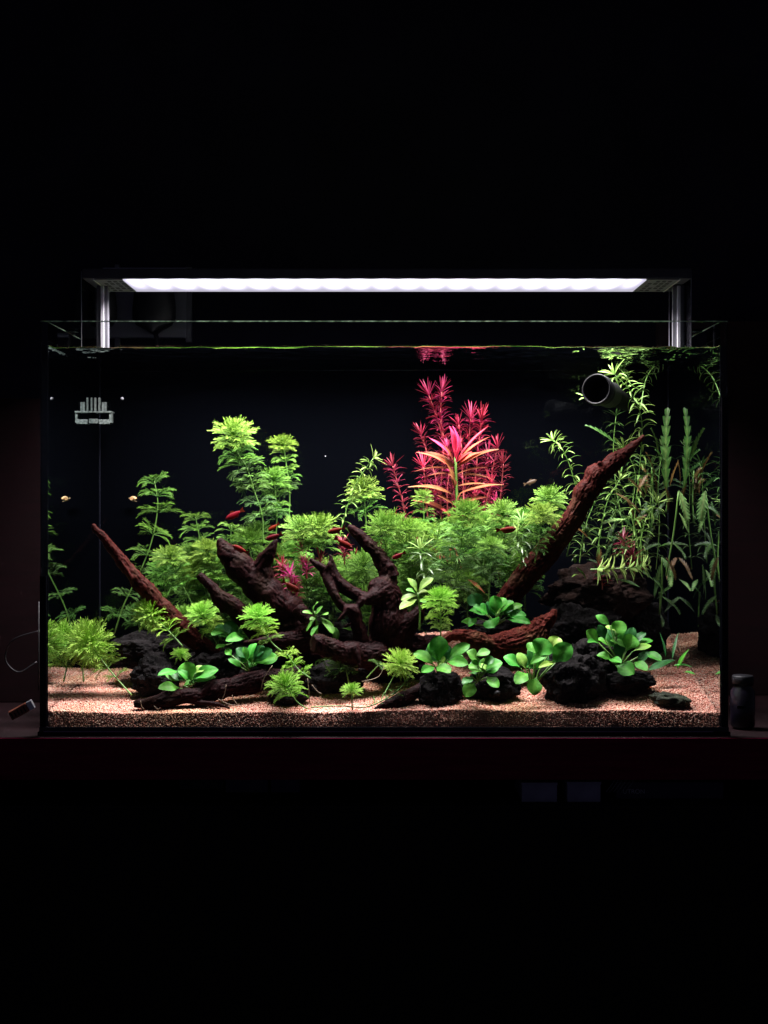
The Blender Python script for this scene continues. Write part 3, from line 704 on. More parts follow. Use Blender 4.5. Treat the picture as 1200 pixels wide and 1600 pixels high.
def feather_leaf(rng, az, el, L, droop, th=.0105, zb=0.0, vs=.34, lat=.44):
    """finely divided leaf: a rib with forward pinnae that fork twice and end on an arc"""
    segs = []
    ca, sa = math.cos(az), math.sin(az)
    def pt(s, l, e=0.0):
        rr = s * math.cos(el) * L; z = zb + L * (s * math.sin(el) - droop * s * s * s) + e * L
        return np.array([ca*rr - sa*l*L - ca*e*L*math.sin(el)*.6, sa*rr + ca*l*L - sa*e*L*math.sin(el)*.6, z])
    ax = [0, .30, .44, .57, .70, .84, 1.0]
    for i in range(len(ax)-1):
        segs.append((*pt(ax[i], 0), *pt(ax[i+1], 0), th*(1.4 - .6*ax[i]), th*(1.4 - .7*ax[i+1]), ax[i]*.4))
    for i, s in enumerate(ax[1:-1]):
        for sd in (-1, 1):
            l1 = ((1 - s) * lat + .12) * rng.uniform(.82, 1.12); an = math.radians(rng.uniform(26, 42)); e = rng.uniform(-.6, 1.0) * vs * l1
            m1 = (s + .5*l1*math.cos(an), sd*.5*l1*math.sin(an)); m2 = (s + l1*math.cos(an*.75), sd*l1*math.sin(an)*.9)
            segs.append((*pt(s, 0), *pt(*m1, e*.5), th*.85, th*.75, s*.6))
            segs.append((*pt(*m1, e*.5), *pt(*m2, e), th*.75, th*.5, .3+s*.7))
            if i < 4:
                a2 = an*1.7; k = .42; q = (m1[0] + k*l1*math.cos(a2), m1[1] + sd*k*l1*math.sin(a2)); ee = e*.5 + rng.uniform(-.1, .2)*vs
                segs.append((*pt(*m1, e*.5), *pt(*q, ee), th*.7, th*.45, .3+s*.7))
    return segs
def feather_whorl(seed, n, els, Ls, droop, zb=0.0):
    rng = np.random.default_rng(seed); segs = []; a0 = rng.uniform(0, 6.28)
    for i in range(n):
        el = math.radians(rng.uniform(*els)); L = rng.uniform(*Ls)
        segs += feather_leaf(rng, a0 + 2*math.pi*i/n + rng.uniform(-.12, .12), el, L, droop*rng.uniform(.6, 1.3), zb=zb)
    return segs
def feather_crown(seed, tiers, lat=.34):
    rng = np.random.default_rng(seed); segs = []
    for (n, el, L, dr, zb) in tiers:
        a0 = rng.uniform(0, 6.28)
        for i in range(n):
            segs += feather_leaf(rng, a0 + 2*math.pi*(i + rng.uniform(-.2, .2))/n, math.radians(el + rng.uniform(-10, 10)), L*rng.uniform(.86, 1.08), dr, th=.0105, zb=zb, vs=.45, lat=lat)
    return segs
WH = {}
def variants(key, segl, mats):
    for mn in mats:
        WH[(key, mn)] = []
        for s in segl:
            V, Fc, T = prisms(s); WH[(key, mn)].append(mkmesh('leaf_whorl', V, Fc, M[mn], T, False))
variants('open', [feather_whorl(10+i, 11, (10, 50), (.88, 1.08), .42) for i in range(5)], ['fe', 'fe_dk', 'fe_top', 'fe_red', 'fe_lit'])
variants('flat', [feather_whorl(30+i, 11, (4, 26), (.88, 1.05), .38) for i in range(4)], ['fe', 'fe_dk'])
variants('crown', [feather_crown(50+i, [(8, 76, .64, .0, .02), (13, 56, .80, .03, .02), (15, 36, .94, .08, .01), (16, 14, 1.0, .14, 0), (12, -8, .93, .14, -.04)]) for i in range(4)], ['fe_top', 'fe', 'fe_dk', 'fe_lit'])
variants('ball', [feather_crown(70+i, [(9, 78, .88, .0, .0), (15, 56, .95, .03, .0), (19, 32, 1.0, .05, 0), (20, 8, 1.0, .08, -.0), (18, -18, .95, .08, -.05), (13, -45, .82, .05, -.1)], .26) for i in range(3)], ['fe_top', 'fe', 'fe_dk', 'fe_lit'])

def narrow_leaf(mb_v, mb_f, mb_t, az, el, L, wd, arch, rng, nseg=5, twist=0):
    ca, sa = math.cos(az), math.sin(az); base = len(mb_v); wob = rng.uniform(-.12, .12)
    for i in range(nseg + 1):
        s = i / nseg; x = L*(s*math.cos(el)); z = L*(s*math.sin(el) - arch*s*s)
        ww = wd * L * (.35 + 1.3*s*(1-s)*2) * (1 if s < .95 else .15); lat = wob*s*s*L
        for k, (l, dz) in enumerate(((-ww, .25*ww), (0, -.2*ww), (ww, .25*ww))):
            mb_v.append((ca*x - sa*(l+lat), sa*x + ca*(l+lat), z + dz)); mb_t.append(.25 + .6*s if k != 1 else .9)
    for i in range(nseg):
        for k in range(2):
            a = base + i*3 + k; mb_f.append((a, a+1, a+4, a+3))
def narrow_whorl(seed, n, els, Ls, wd, arch):
    rng = np.random.default_rng(seed); v, f, t = [], [], []; a0 = rng.uniform(0, 6.28)
    for i in range(n):
        narrow_leaf(v, f, t, a0 + 2*math.pi*i/n + rng.uniform(-.25, .25), math.radians(rng.uniform(*els)), rng.uniform(*Ls), wd, arch*rng.uniform(.6, 1.4), rng)
    return v, f, t
def nvariants(key, wl, mats):
    for mn in mats:
        WH[(key, mn)] = [mkmesh('leaf_whorl', v, f, M[mn], t, True) for v, f, t in wl]
nvariants('arch', [narrow_whorl(100+i, 5, (22, 42), (.85, 1.1), .055, .62) for i in range(5)], ['na', 'na_dk', 'na_top'])
nvariants('ntip', [narrow_whorl(120+i, 10, (20, 76), (.7, 1.15), .058, .15) for i in range(4)], ['na_top', 'na', 'na_dk'])
nvariants('rarch', [narrow_whorl(140+i, 8, (28, 62), (.8, 1.15), .042, .38) for i in range(5)], ['re', 're_dk', 're_top', 'magenta'])
nvariants('rtip', [narrow_whorl(160+i, 14, (30, 84), (.6, 1.15), .038, .10) for i in range(4)], ['re_top', 're', 're_dk', 'magenta'])
nvariants('frond', [narrow_whorl(180+i, 6, (25, 45), (.9, 1.05), .10, .22) for i in range(4)], ['na_top', 'na'])

def q_align(t, spin, blend=.35):
    d = (Vector(t).normalized() * (1-blend) + Vector((0, 0, blend)))
    d = d.normalized() if d.length > 1e-3 else Vector((0, 0, 1))
    return Vector((0, 0, 1)).rotation_difference(d) @ Quaternion((0, 0, 1), spin)
cnt = [0]
def stem_plant(name, path, whorls, lab, cat, group, stem_mat, rstem=1.0, spread=0.0, blend=.35):
    """path: [(px, py, Y)] bottom to top; whorls: [(px, py, r_px, key, mat)] set at the closest height of the path"""
    base = P(*path[0]); r = empty(name, base, lab, cat, group)
    pts = [Vector(a) for a in curve([P(*a) for a in path], 24)] if len(path) > 2 else [P(*path[0]).lerp(P(*path[1]), i/10) for i in range(11)]
    Y = path[-1][2]
    m = MB(); n = len(pts); m.tube(pts, [px2m(rstem, Y) * (1.25 - .5*i/(n-1)) for i in range(n)], 7); m.build('stem', M[stem_mat], r, True)
    for (px, py, rp, key, mt) in whorls:
        cnt[0] += 1
        # nearest stem point
        best = min(range(n), key=lambda i: abs((ZC + (778-py)*(D0+pts[i].y)/F) - pts[i].z) + .5*abs(pts[i].x - (px-599.5)*(D0+pts[i].y)/F))
        yy = pts[best].y; p = P(px, py, yy)
        t = pts[min(best+1, n-1)] - pts[max(best-1, 0)]
        vs = WH[(key, mt)]; o = bpy.data.objects.new('leaf_whorl', vs[(cnt[0]*7) % len(vs)]); C.objects.link(o); o.parent = r
        o.location = p - base; o.rotation_mode = 'QUATERNION'; o.rotation_quaternion = Quaternion((random.gauss(0, 1), random.gauss(0, 1), 0.01), random.gauss(0, .16)) @ q_align(t, random.uniform(0, 6.28), blend)
        s = px2m(rp, yy); o.scale = (s, s, s * random.uniform(.9, 1.15))
    return r
FG = 'feathery green stem plants'
def fp(path, wh, lab, topkey='crown', topmat='fe_top', mat='fe', key='open'):
    """wh: [(px, py, r)] top to bottom; the first is the tip crown"""
    if topkey != 'open':
        w2 = [wh[0]]
        for p_, q_ in zip(wh, wh[1:]):
            if q_[1] - p_[1] > 17: w2.append(tuple((a + b) / 2 for a, b in zip(p_, q_)))
            w2.append(q_)
        wh = w2
    W = [(wh[0][0], wh[0][1], wh[0][2] * (1.12 if topkey != 'open' else 1.04), topkey, topmat)]
    for i, (a, b, c) in enumerate(wh[1:]):
        mm = mat if i < 4 else ('fe_dk' if mat != 'fe_top' else 'fe')
        if topmat == 'fe_lit': mm = 'fe_lit' if i < 2 else 'fe_top'
        if i == 0 and topmat == 'fe_top' and topkey != 'open': mm = 'fe_top'
        W.append((a, b, c * 1.06, key, mm))
    return stem_plant('feathery_plant', path, W, 'feathery green stem plant ' + lab, 'aquatic plant', FG, 'fstem')

fp([(178, 990, .30), (193, 945, .30), (222, 885, .30), (238, 840, .30), (246, 790, .30), (241, 752, .30)],
   [(241, 757, 33), (246, 776, 35), (248, 801, 37), (238, 835, 36), (229, 868, 34), (212, 898, 30), (196, 932, 28), (180, 962, 27)], 'tall and thin with widely spaced tiers at the far left', topkey='open', topmat='fe')
fp([(410, 850, .20), (409, 805, .20), (397, 768, .20), (385, 730, .20), (370, 705, .20), (364, 670, .20)],
   [(365, 682, 38), (366, 697, 39), (371, 716, 38), (386, 738, 37), (396, 770, 36), (409, 808, 36)], 'tallest of all, left of centre with a pale crown')
fp([(430, 850, .24), (432, 800, .24), (428, 750, .24)], [(428, 752, 28), (430, 765, 29), (432, 778, 28), (432, 792, 26), (430, 812, 26)], 'second crown leaning against the tallest stem', topmat='fe')
fp([(450, 830, .26), (452, 770, .26), (446, 720, .26), (441, 684, .26)], [(441, 696, 24), (442, 708, 24), (445, 722, 25), (447, 735, 24), (450, 747, 25), (452, 772, 22)], 'narrow column right of the tallest stem')
fp([(340, 930, .23), (330, 890, .23), (314, 850, .23), (305, 808, .23)], [(305, 813, 28), (307, 829, 30), (312, 847, 29), (322, 872, 28)], 'thin drooping tiers between the left stem and the stump', topkey='open', topmat='fe')
fp([(310, 965, .19), (290, 925, .19), (272, 890, .19), (266, 862, .19)], [(266, 872, 30), (270, 884, 31), (280, 905, 30), (290, 928, 27)], 'rounded pale head over the long slanting branch')
fp([(362, 890, .19), (360, 850, .19), (361, 820, .19)], [(361, 830, 28), (358, 848, 28), (352, 868, 26)], 'flat fresh head just left of the tallest stem base', topkey='open', topmat='fe_top')
fp([(395, 900, .21), (392, 870, .21), (385, 842, .21)], [(388, 850, 34), (385, 866, 34), (390, 888, 30)], 'low spread head behind the forked stump', topmat='fe')
fp([(345, 970, .20), (335, 920, .20), (322, 850, .20)], [(322, 862, 27), (328, 878, 32), (335, 898, 34), (345, 922, 34), (352, 945, 32)], 'pale yellowish crown beside the stump tip', topmat='fe_top')
fp([(345, 1000, .22), (325, 940, .22), (310, 890, .22)], [(312, 894, 33), (318, 910, 34), (330, 935, 36), (338, 960, 36), (345, 980, 34)], 'bushy one filling the gap left of the stump', topmat='fe_top')
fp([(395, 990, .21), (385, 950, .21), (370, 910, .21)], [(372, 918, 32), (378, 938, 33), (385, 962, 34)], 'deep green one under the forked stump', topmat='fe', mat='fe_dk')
fp([(285, 1010, .10), (262, 985, .11), (232, 955, .12)], [(234, 962, 27), (245, 972, 28), (262, 985, 30), (272, 998, 26)], 'leaning left with its crown in front of the slanting branch foot', topkey='ball', mat='fe', topmat='fe_lit')
fp([(340, 1010, .14), (326, 985, .14), (314, 955, .14)], [(316, 962, 30), (322, 975, 30), (332, 990, 28)], 'round head just right of the slanting branch', topmat='fe_lit')
fp([(440, 1018, .06), (425, 1005, .06), (412, 985, .06), (402, 955, .06)], [(402, 966, 30), (409, 981, 29), (420, 1002, 24)], 'bright pointed tuft in front of the forked stump', topmat='fe_lit')
fp([(485, 1060, .04), (465, 1045, .05), (448, 1022, .06)], [(450, 1028, 26), (458, 1042, 26), (474, 1054, 22)], 'airy trailing one left of the cut log', topkey='open', topmat='fe_lit')
fp([(480, 1108, .02), (462, 1095, .02), (446, 1068, .02)], [(446, 1074, 30), (455, 1088, 28)], 'lowest fan over the small black rock near the front', topmat='fe_lit')
fp([(478, 900, .17), (476, 860, .17), (470, 820, .17)], [(470, 830, 34), (472, 842, 36), (475, 860, 40)], 'left half of the double dome above the red tufts')
fp([(500, 905, .17), (498, 865, .17), (496, 820, .17)], [(498, 830, 33), (499, 842, 36), (500, 858, 38)], 'right half of the double dome above the red tufts')
fp([(484, 990, .20), (480, 940, .20), (476, 885, .20)], [(478, 894, 36), (480, 912, 36), (482, 934, 37), (486, 958, 34), (490, 978, 30)], 'loose column behind the antler-shaped root arm', topmat='fe')
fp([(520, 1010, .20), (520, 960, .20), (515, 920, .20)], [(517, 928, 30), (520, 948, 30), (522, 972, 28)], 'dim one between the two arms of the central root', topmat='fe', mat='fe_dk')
fp([(568, 930, .19), (568, 885, .19)], [(568, 888, 32), (566, 902, 26)], 'dense round ball framed by the central root', topkey='ball', topmat='fe')
fp([(574, 1000, .19), (578, 950, .19)], [(576, 960, 27), (576, 978, 24)], 'small ball low behind the central root', topkey='ball', topmat='fe')
fp([(572, 830, .22), (570, 795, .22), (566, 756, .22)], [(567, 768, 30), (569, 784, 32), (572, 800, 31)], 'layered head in front of the leafy narrow stem')
fp([(602, 900, .15), (602, 860, .15), (603, 815, .15)], [(603, 828, 37), (603, 842, 36), (602, 862, 34), (600, 885, 30)], 'broad dome right of the antler root tip')
fp([(642, 905, .15), (640, 860, .15), (638, 820, .15)], [(638, 832, 33), (640, 846, 33), (642, 866, 32), (644, 885, 30)], 'dome directly right of the broad dome')
fp([(665, 850, .20), (662, 810, .20), (660, 770, .20)], [(660, 777, 17), (660, 788, 20), (662, 801, 22), (664, 816, 22)], 'small spire at the left foot of the red plant', mat='fe')
fp([(708, 960, .13), (715, 880, .13), (727, 795, .13)], [(729, 806, 33), (727, 820, 36), (723, 842, 44), (718, 868, 46), (712, 892, 46), (708, 918, 44)], 'large rounded crown below the big red plant', topkey='crown')
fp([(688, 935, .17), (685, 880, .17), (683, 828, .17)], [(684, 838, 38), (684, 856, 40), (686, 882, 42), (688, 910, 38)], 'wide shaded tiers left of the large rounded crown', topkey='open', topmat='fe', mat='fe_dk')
fp([(790, 880, .17), (785, 840, .17), (784, 795, .17)], [(785, 806, 30), (785, 820, 32), (786, 840, 32), (788, 862, 30)], 'head between the large crown and the right pale domes', topmat='fe_top')
fp([(862, 850, .18), (860, 810, .18), (856, 772, .18)], [(857, 782, 30), (858, 796, 30), (860, 818, 26)], 'upper of the two pale domes beside the red branch')
fp([(835, 880, .14), (842, 840, .14), (846, 800, .14)], [(846, 808, 31), (845, 822, 30), (840, 842, 26), (834, 862, 26)], 'lower of the two pale domes beside the red branch')
fp([(763, 940, .10), (766, 890, .10), (767, 850, .10)], [(767, 856, 25), (768, 870, 28), (766, 888, 30), (764, 910, 28)], 'bright-tipped one above the dark middle rosette', topkey='crown', topmat='fe', mat='fe_dk')
fp([(688, 1000, .06), (688, 965, .06), (688, 925, .06)], [(688, 938, 29), (688, 952, 31), (688, 968, 27), (688, 986, 19)], 'bright upright tuft over the upright rosette', topmat='fe_lit')
fp([(600, 1085, .02), (612, 1062, .03), (625, 1035, .03)], [(625, 1038, 28)], 'single bright ball on a bare stalk at the bottom centre', topkey='ball', topmat='fe_lit')
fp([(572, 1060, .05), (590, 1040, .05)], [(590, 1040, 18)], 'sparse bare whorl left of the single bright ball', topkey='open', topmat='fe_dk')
fp([(550, 1110, .015), (549, 1075, .015)], [(549, 1080, 18)], 'tiny fan standing on the sand at the bottom centre', topkey='crown', topmat='fe_lit')
fp([(545, 1070, .08), (540, 1045, .08)], [(532, 1044, 26), (548, 1048, 22)], 'dim low tuft under the cut log', topkey='crown', topmat='fe_dk', mat='fe_dk')
fp([(515, 1050, .06), (505, 1035, .06)], [(506, 1034, 18)], 'tiny dim sprig left under the cut log', topkey='open', topmat='fe_dk')
fp([(272, 1040, .11), (281, 1018, .11)], [(281, 1024, 16)], 'tiny one behind the bright rosette on the low log', topkey='crown', topmat='fe_lit')
fp([(300, 1015, .16), (292, 990, .16), (286, 962, .16)], [(287, 968, 27), (290, 982, 28)], 'dim head in the gap behind the slanting branch', topmat='fe', mat='fe_dk')
fp([(222, 1000, .24), (216, 975, .24), (214, 955, .24)], [(214, 962, 24), (217, 978, 24)], 'dim head behind the leaning left one', topmat='fe_dk', mat='fe_dk')
fp([(445, 1000, .16), (440, 970, .16)], [(440, 975, 24)], 'small dim head in the crook under the stump', topmat='fe_dk')
fp([(405, 870, .23), (404, 850, .23), (402, 826, .23)], [(402, 834, 26), (404, 848, 28)], 'small head between the tallest stem and the stump tips', topmat='fe')
fp([(650, 900, .19), (655, 860, .19), (662, 835, .19)], [(662, 840, 32), (660, 856, 34), (656, 876, 34)], 'head filling the dip right of the central domes', topmat='fe_top')
fp([(755, 890, .20), (757, 850, .20), (758, 822, .20)], [(758, 826, 30), (757, 844, 32), (756, 866, 34)], 'head tucked right behind the large rounded crown', topmat='fe')
fp([(815, 880, .20), (815, 850, .20), (815, 808, .20)], [(815, 814, 26), (815, 832, 30), (815, 852, 30)], 'head in the dip before the two pale domes', topmat='fe')
# the left bush by the side glass
fp([(205, 1086, .06), (180, 1058, .08), (150, 1020, .10), (128, 985, .12)], [(140, 1006, 42), (128, 1022, 40), (156, 1030, 36), (168, 1044, 30), (182, 1058, 24)], 'front half of the bright bush at the lower left', topkey='ball', topmat='fe_lit')
fp([(130, 1065, .16), (128, 1030, .17), (126, 985, .17)], [(126, 1002, 38), (130, 1022, 42), (132, 1042, 38)], 'back half of the bright bush at the lower left', topkey='ball', topmat='fe_lit')
# background filling
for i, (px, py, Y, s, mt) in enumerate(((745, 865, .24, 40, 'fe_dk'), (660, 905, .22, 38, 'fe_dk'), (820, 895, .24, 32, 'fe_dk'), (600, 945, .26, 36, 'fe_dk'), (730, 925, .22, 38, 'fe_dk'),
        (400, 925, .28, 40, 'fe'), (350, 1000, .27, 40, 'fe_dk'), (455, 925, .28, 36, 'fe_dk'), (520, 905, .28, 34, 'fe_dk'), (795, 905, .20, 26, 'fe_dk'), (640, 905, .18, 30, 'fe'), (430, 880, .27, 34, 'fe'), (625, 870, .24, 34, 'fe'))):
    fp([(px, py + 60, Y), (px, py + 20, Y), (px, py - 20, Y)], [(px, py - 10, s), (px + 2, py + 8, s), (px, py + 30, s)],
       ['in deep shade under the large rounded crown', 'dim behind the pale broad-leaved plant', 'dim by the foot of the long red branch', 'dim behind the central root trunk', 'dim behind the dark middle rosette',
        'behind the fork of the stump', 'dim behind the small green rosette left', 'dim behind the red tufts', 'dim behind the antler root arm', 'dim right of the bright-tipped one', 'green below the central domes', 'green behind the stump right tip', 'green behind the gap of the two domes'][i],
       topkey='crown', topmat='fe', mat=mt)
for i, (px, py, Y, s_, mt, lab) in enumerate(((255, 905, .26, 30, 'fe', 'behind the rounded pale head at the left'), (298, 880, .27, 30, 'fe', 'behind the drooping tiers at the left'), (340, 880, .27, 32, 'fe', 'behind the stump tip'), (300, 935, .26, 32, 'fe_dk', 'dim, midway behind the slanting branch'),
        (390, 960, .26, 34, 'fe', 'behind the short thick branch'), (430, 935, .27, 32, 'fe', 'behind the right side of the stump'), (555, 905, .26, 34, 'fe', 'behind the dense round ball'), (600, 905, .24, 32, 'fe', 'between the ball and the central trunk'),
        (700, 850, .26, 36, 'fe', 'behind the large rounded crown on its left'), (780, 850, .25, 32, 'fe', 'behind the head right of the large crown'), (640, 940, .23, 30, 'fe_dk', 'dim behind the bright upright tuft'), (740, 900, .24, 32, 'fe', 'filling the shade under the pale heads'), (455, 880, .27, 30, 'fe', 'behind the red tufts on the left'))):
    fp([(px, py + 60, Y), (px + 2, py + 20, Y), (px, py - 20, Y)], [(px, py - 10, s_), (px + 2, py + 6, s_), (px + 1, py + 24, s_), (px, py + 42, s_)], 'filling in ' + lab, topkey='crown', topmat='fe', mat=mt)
# creeping runner at the bottom
r = empty('creeping_runner', P(560, 1104, .012), 'thin green runner creeping over the sand at the bottom centre', 'runner')
m = MB(); m.tube([Vector(a) for a in curve([P(485, 1105, .012), P(530, 1103, .012), P(570, 1105, .013), P(600, 1093, .018), (P(622, 1078, .025)), P(640, 1055, .03)], 40)], .0009, 6); m.build('stem', M['fstem'], r, True)
rn = random.Random(5); v, f, t = [], [], []
for k in range(46):
    u = k / 45; c = curve([P(575, 1104, .013), P(600, 1093, .018), P(622, 1078, .025), P(640, 1060, .03)], 46)[k]
    n0 = len(v); narrow_leaf(v, f, t, rn.uniform(0, 6.28), rn.uniform(-.2, 1.0), rn.uniform(.008, .016), .06, .1, np.random.default_rng(k))
    for q in range(n0, len(v)): v[q] = tuple(np.array(v[q]) + c)
v = [tuple(Vector(a) - Vector(r.location)) for a in v]
o = link('sprouts', mkmesh('sprouts', v, f, M['fe_dk'], t, True)); o.parent = r

# ------------------------------------------------------------------ narrow-leaved stems
def resample(path, n):
    return [tuple(a) for a in curve(path, n)]
def np_(path, n, rr, lab, mat='na', tipmat='na_top', key='arch', tip='ntip', group='narrow-leaved green stems', name='narrow_leaf_plant', stem='fstem', r0=1.0, blend=.15, rt=None, cat='aquatic plant'):
    if key == 'arch': rr *= 1.18; r0 *= .75
    pp = resample(path, n); W = []
    for i, a in enumerate(pp[:-1]):
        if i == 0: continue
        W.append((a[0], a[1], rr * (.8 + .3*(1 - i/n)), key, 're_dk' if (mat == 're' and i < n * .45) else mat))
    a = pp[-1]; W.append((a[0], a[1], (rt or rr), tip, tipmat))
    if n > 4: b = pp[-2]; W.append((b[0], b[1], rr*.9, key, mat))
    return stem_plant(name, path, W, lab, cat, group, stem, r0, blend=blend)
np_([(528, 850, .21), (537, 810, .21), (548, 775, .21), (562, 745, .21), (583, 716, .21)], 15, 20, 'narrow-leaved green stem with a pale star tip left of the red plant')
np_([(885, 870, .20), (902, 790, .20), (895, 745, .20), (880, 705, .20), (864, 688, .20)], 15, 22, 'narrow-leaved green stem arching left of the upper red branch')
np_([(985, 880, .20), (992, 800, .20), (1000, 720, .19), (1002, 655, .18), (985, 612, .17), (960, 585, .17)], 25, 27, 'narrow-leaved tall stem curving over the black outlet ring', tipmat='na', )
np_([(932, 870, .22), (940, 820, .22), (950, 780, .22), (968, 750, .22)], 12, 22, 'narrow-leaved stem bending right behind the red branch', mat='na')
np_([(990, 905, .18), (1000, 850, .18), (1008, 815, .18), (1026, 786, .17)], 11, 24, 'narrow-leaved stem with a bright white-green tip at the right', )
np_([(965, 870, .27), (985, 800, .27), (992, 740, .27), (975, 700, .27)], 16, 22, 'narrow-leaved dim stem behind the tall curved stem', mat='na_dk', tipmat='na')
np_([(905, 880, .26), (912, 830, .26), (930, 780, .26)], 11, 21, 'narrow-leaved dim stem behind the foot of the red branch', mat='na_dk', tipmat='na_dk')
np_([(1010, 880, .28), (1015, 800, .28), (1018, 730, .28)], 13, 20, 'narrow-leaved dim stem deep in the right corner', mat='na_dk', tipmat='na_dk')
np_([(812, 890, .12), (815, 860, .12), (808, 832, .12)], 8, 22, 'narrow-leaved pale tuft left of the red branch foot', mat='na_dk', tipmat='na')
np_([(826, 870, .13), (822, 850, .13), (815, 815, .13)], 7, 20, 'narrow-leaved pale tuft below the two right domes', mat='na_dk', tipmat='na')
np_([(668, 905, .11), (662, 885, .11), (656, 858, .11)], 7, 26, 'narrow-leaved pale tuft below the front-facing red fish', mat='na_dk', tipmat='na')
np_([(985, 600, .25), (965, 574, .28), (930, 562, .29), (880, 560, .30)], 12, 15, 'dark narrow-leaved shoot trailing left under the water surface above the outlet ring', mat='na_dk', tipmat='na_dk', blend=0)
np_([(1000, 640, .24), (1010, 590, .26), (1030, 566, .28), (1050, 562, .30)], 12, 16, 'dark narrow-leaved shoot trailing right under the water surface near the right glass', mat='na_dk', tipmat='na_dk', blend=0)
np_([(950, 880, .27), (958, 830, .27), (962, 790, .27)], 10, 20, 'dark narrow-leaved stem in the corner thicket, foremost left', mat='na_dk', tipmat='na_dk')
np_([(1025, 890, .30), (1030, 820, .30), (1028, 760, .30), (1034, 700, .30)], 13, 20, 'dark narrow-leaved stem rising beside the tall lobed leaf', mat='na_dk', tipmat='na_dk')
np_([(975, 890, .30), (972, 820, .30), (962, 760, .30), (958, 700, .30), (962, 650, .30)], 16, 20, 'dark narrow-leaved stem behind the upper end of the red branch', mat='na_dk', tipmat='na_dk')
# lying frond on the brown rock
np_([(922, 890, .075), (950, 889, .07), (985, 887, .065), (1012, 883, .06)], 9, 28, 'bright frond lying sideways above the brown porous rock', mat='na_top', tipmat='na_top', key='frond', tip='frond', blend=0, rt=14, group='lying frond')

# ------------------------------------------------------------------ red narrow stems
RG = 'red fine-leaved stems'
def rp(path, n, rr, lab, mat='re', tipmat='re_top', rt=None):
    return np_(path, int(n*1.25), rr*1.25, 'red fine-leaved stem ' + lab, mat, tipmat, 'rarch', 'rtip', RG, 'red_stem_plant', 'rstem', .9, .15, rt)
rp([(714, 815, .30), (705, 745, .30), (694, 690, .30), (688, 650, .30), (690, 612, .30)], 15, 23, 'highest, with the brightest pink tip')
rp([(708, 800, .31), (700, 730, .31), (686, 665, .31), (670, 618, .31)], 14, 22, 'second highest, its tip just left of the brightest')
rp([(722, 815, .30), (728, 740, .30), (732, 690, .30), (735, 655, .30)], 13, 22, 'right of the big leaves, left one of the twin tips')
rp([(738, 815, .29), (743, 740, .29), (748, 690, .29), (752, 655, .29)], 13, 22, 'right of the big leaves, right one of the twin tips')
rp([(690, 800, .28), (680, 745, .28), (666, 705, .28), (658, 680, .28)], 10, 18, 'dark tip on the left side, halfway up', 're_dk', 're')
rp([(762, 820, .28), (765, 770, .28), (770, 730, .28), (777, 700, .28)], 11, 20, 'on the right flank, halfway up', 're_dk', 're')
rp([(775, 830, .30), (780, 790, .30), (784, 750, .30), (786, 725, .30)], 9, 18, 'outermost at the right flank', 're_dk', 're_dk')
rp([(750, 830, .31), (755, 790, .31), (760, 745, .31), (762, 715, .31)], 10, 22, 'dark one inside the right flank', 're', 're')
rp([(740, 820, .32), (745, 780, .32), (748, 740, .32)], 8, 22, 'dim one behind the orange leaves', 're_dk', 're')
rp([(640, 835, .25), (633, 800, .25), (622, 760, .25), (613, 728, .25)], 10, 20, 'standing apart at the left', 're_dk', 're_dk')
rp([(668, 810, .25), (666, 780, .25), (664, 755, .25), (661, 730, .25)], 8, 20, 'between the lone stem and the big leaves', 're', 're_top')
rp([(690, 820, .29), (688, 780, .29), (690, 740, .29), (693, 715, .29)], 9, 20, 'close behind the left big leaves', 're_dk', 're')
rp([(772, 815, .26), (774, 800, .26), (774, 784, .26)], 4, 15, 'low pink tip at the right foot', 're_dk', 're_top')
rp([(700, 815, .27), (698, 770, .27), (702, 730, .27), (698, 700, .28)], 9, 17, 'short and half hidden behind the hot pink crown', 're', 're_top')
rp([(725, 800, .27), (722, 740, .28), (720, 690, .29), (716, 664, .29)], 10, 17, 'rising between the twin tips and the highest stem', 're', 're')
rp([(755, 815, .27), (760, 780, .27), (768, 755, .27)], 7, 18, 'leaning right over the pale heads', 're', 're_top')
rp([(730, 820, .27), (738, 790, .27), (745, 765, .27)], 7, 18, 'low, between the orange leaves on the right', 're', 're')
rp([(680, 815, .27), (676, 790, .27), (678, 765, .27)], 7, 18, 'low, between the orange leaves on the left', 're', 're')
# red tufts between the stumps
for (a, b, Y, s, mt, tp, lab) in ((452, 895, .145, 20, 'magenta', 'magenta', 'forming the largest magenta tuft by the forked stump'), (440, 880, .155, 18, 're', 're', 'forming a red tuft touching the forked stump'),
        (476, 872, .15, 16, 'magenta', 'magenta', 'forming the magenta tuft under the double dome'), (461, 912, .14, 16, 're', 're', 'forming a low red tuft above the left fish pair'), (500, 870, .17, 18, 're_dk', 're_dk', 'forming a dim tuft behind the antler root arm'),
        (535, 850, .18, 18, 're_dk', 're_dk', 'forming a dim brown-red tuft behind the root tip'), (470, 855, .17, 18, 're', 're', 'forming a reddish fringe inside the double dome'), (592, 855, .16, 16, 're_dk', 're', 'forming a rusty fringe beside the broad dome'),
        (988, 868, .16, 22, 're_dk', 're', 'forming the crimson star above the lying frond'), (974, 842, .19, 20, 're_dk', 're_dk', 'forming the dark star high at the right'), (938, 890, .17, 16, 're_dk', 're_dk', 'forming a dark sprig left of the lying frond')):
    rp([(a + 3, b + 32, Y), (a + 2, b + 16, Y), (a, b + 3, Y)], 5, s, lab, mt, tp)

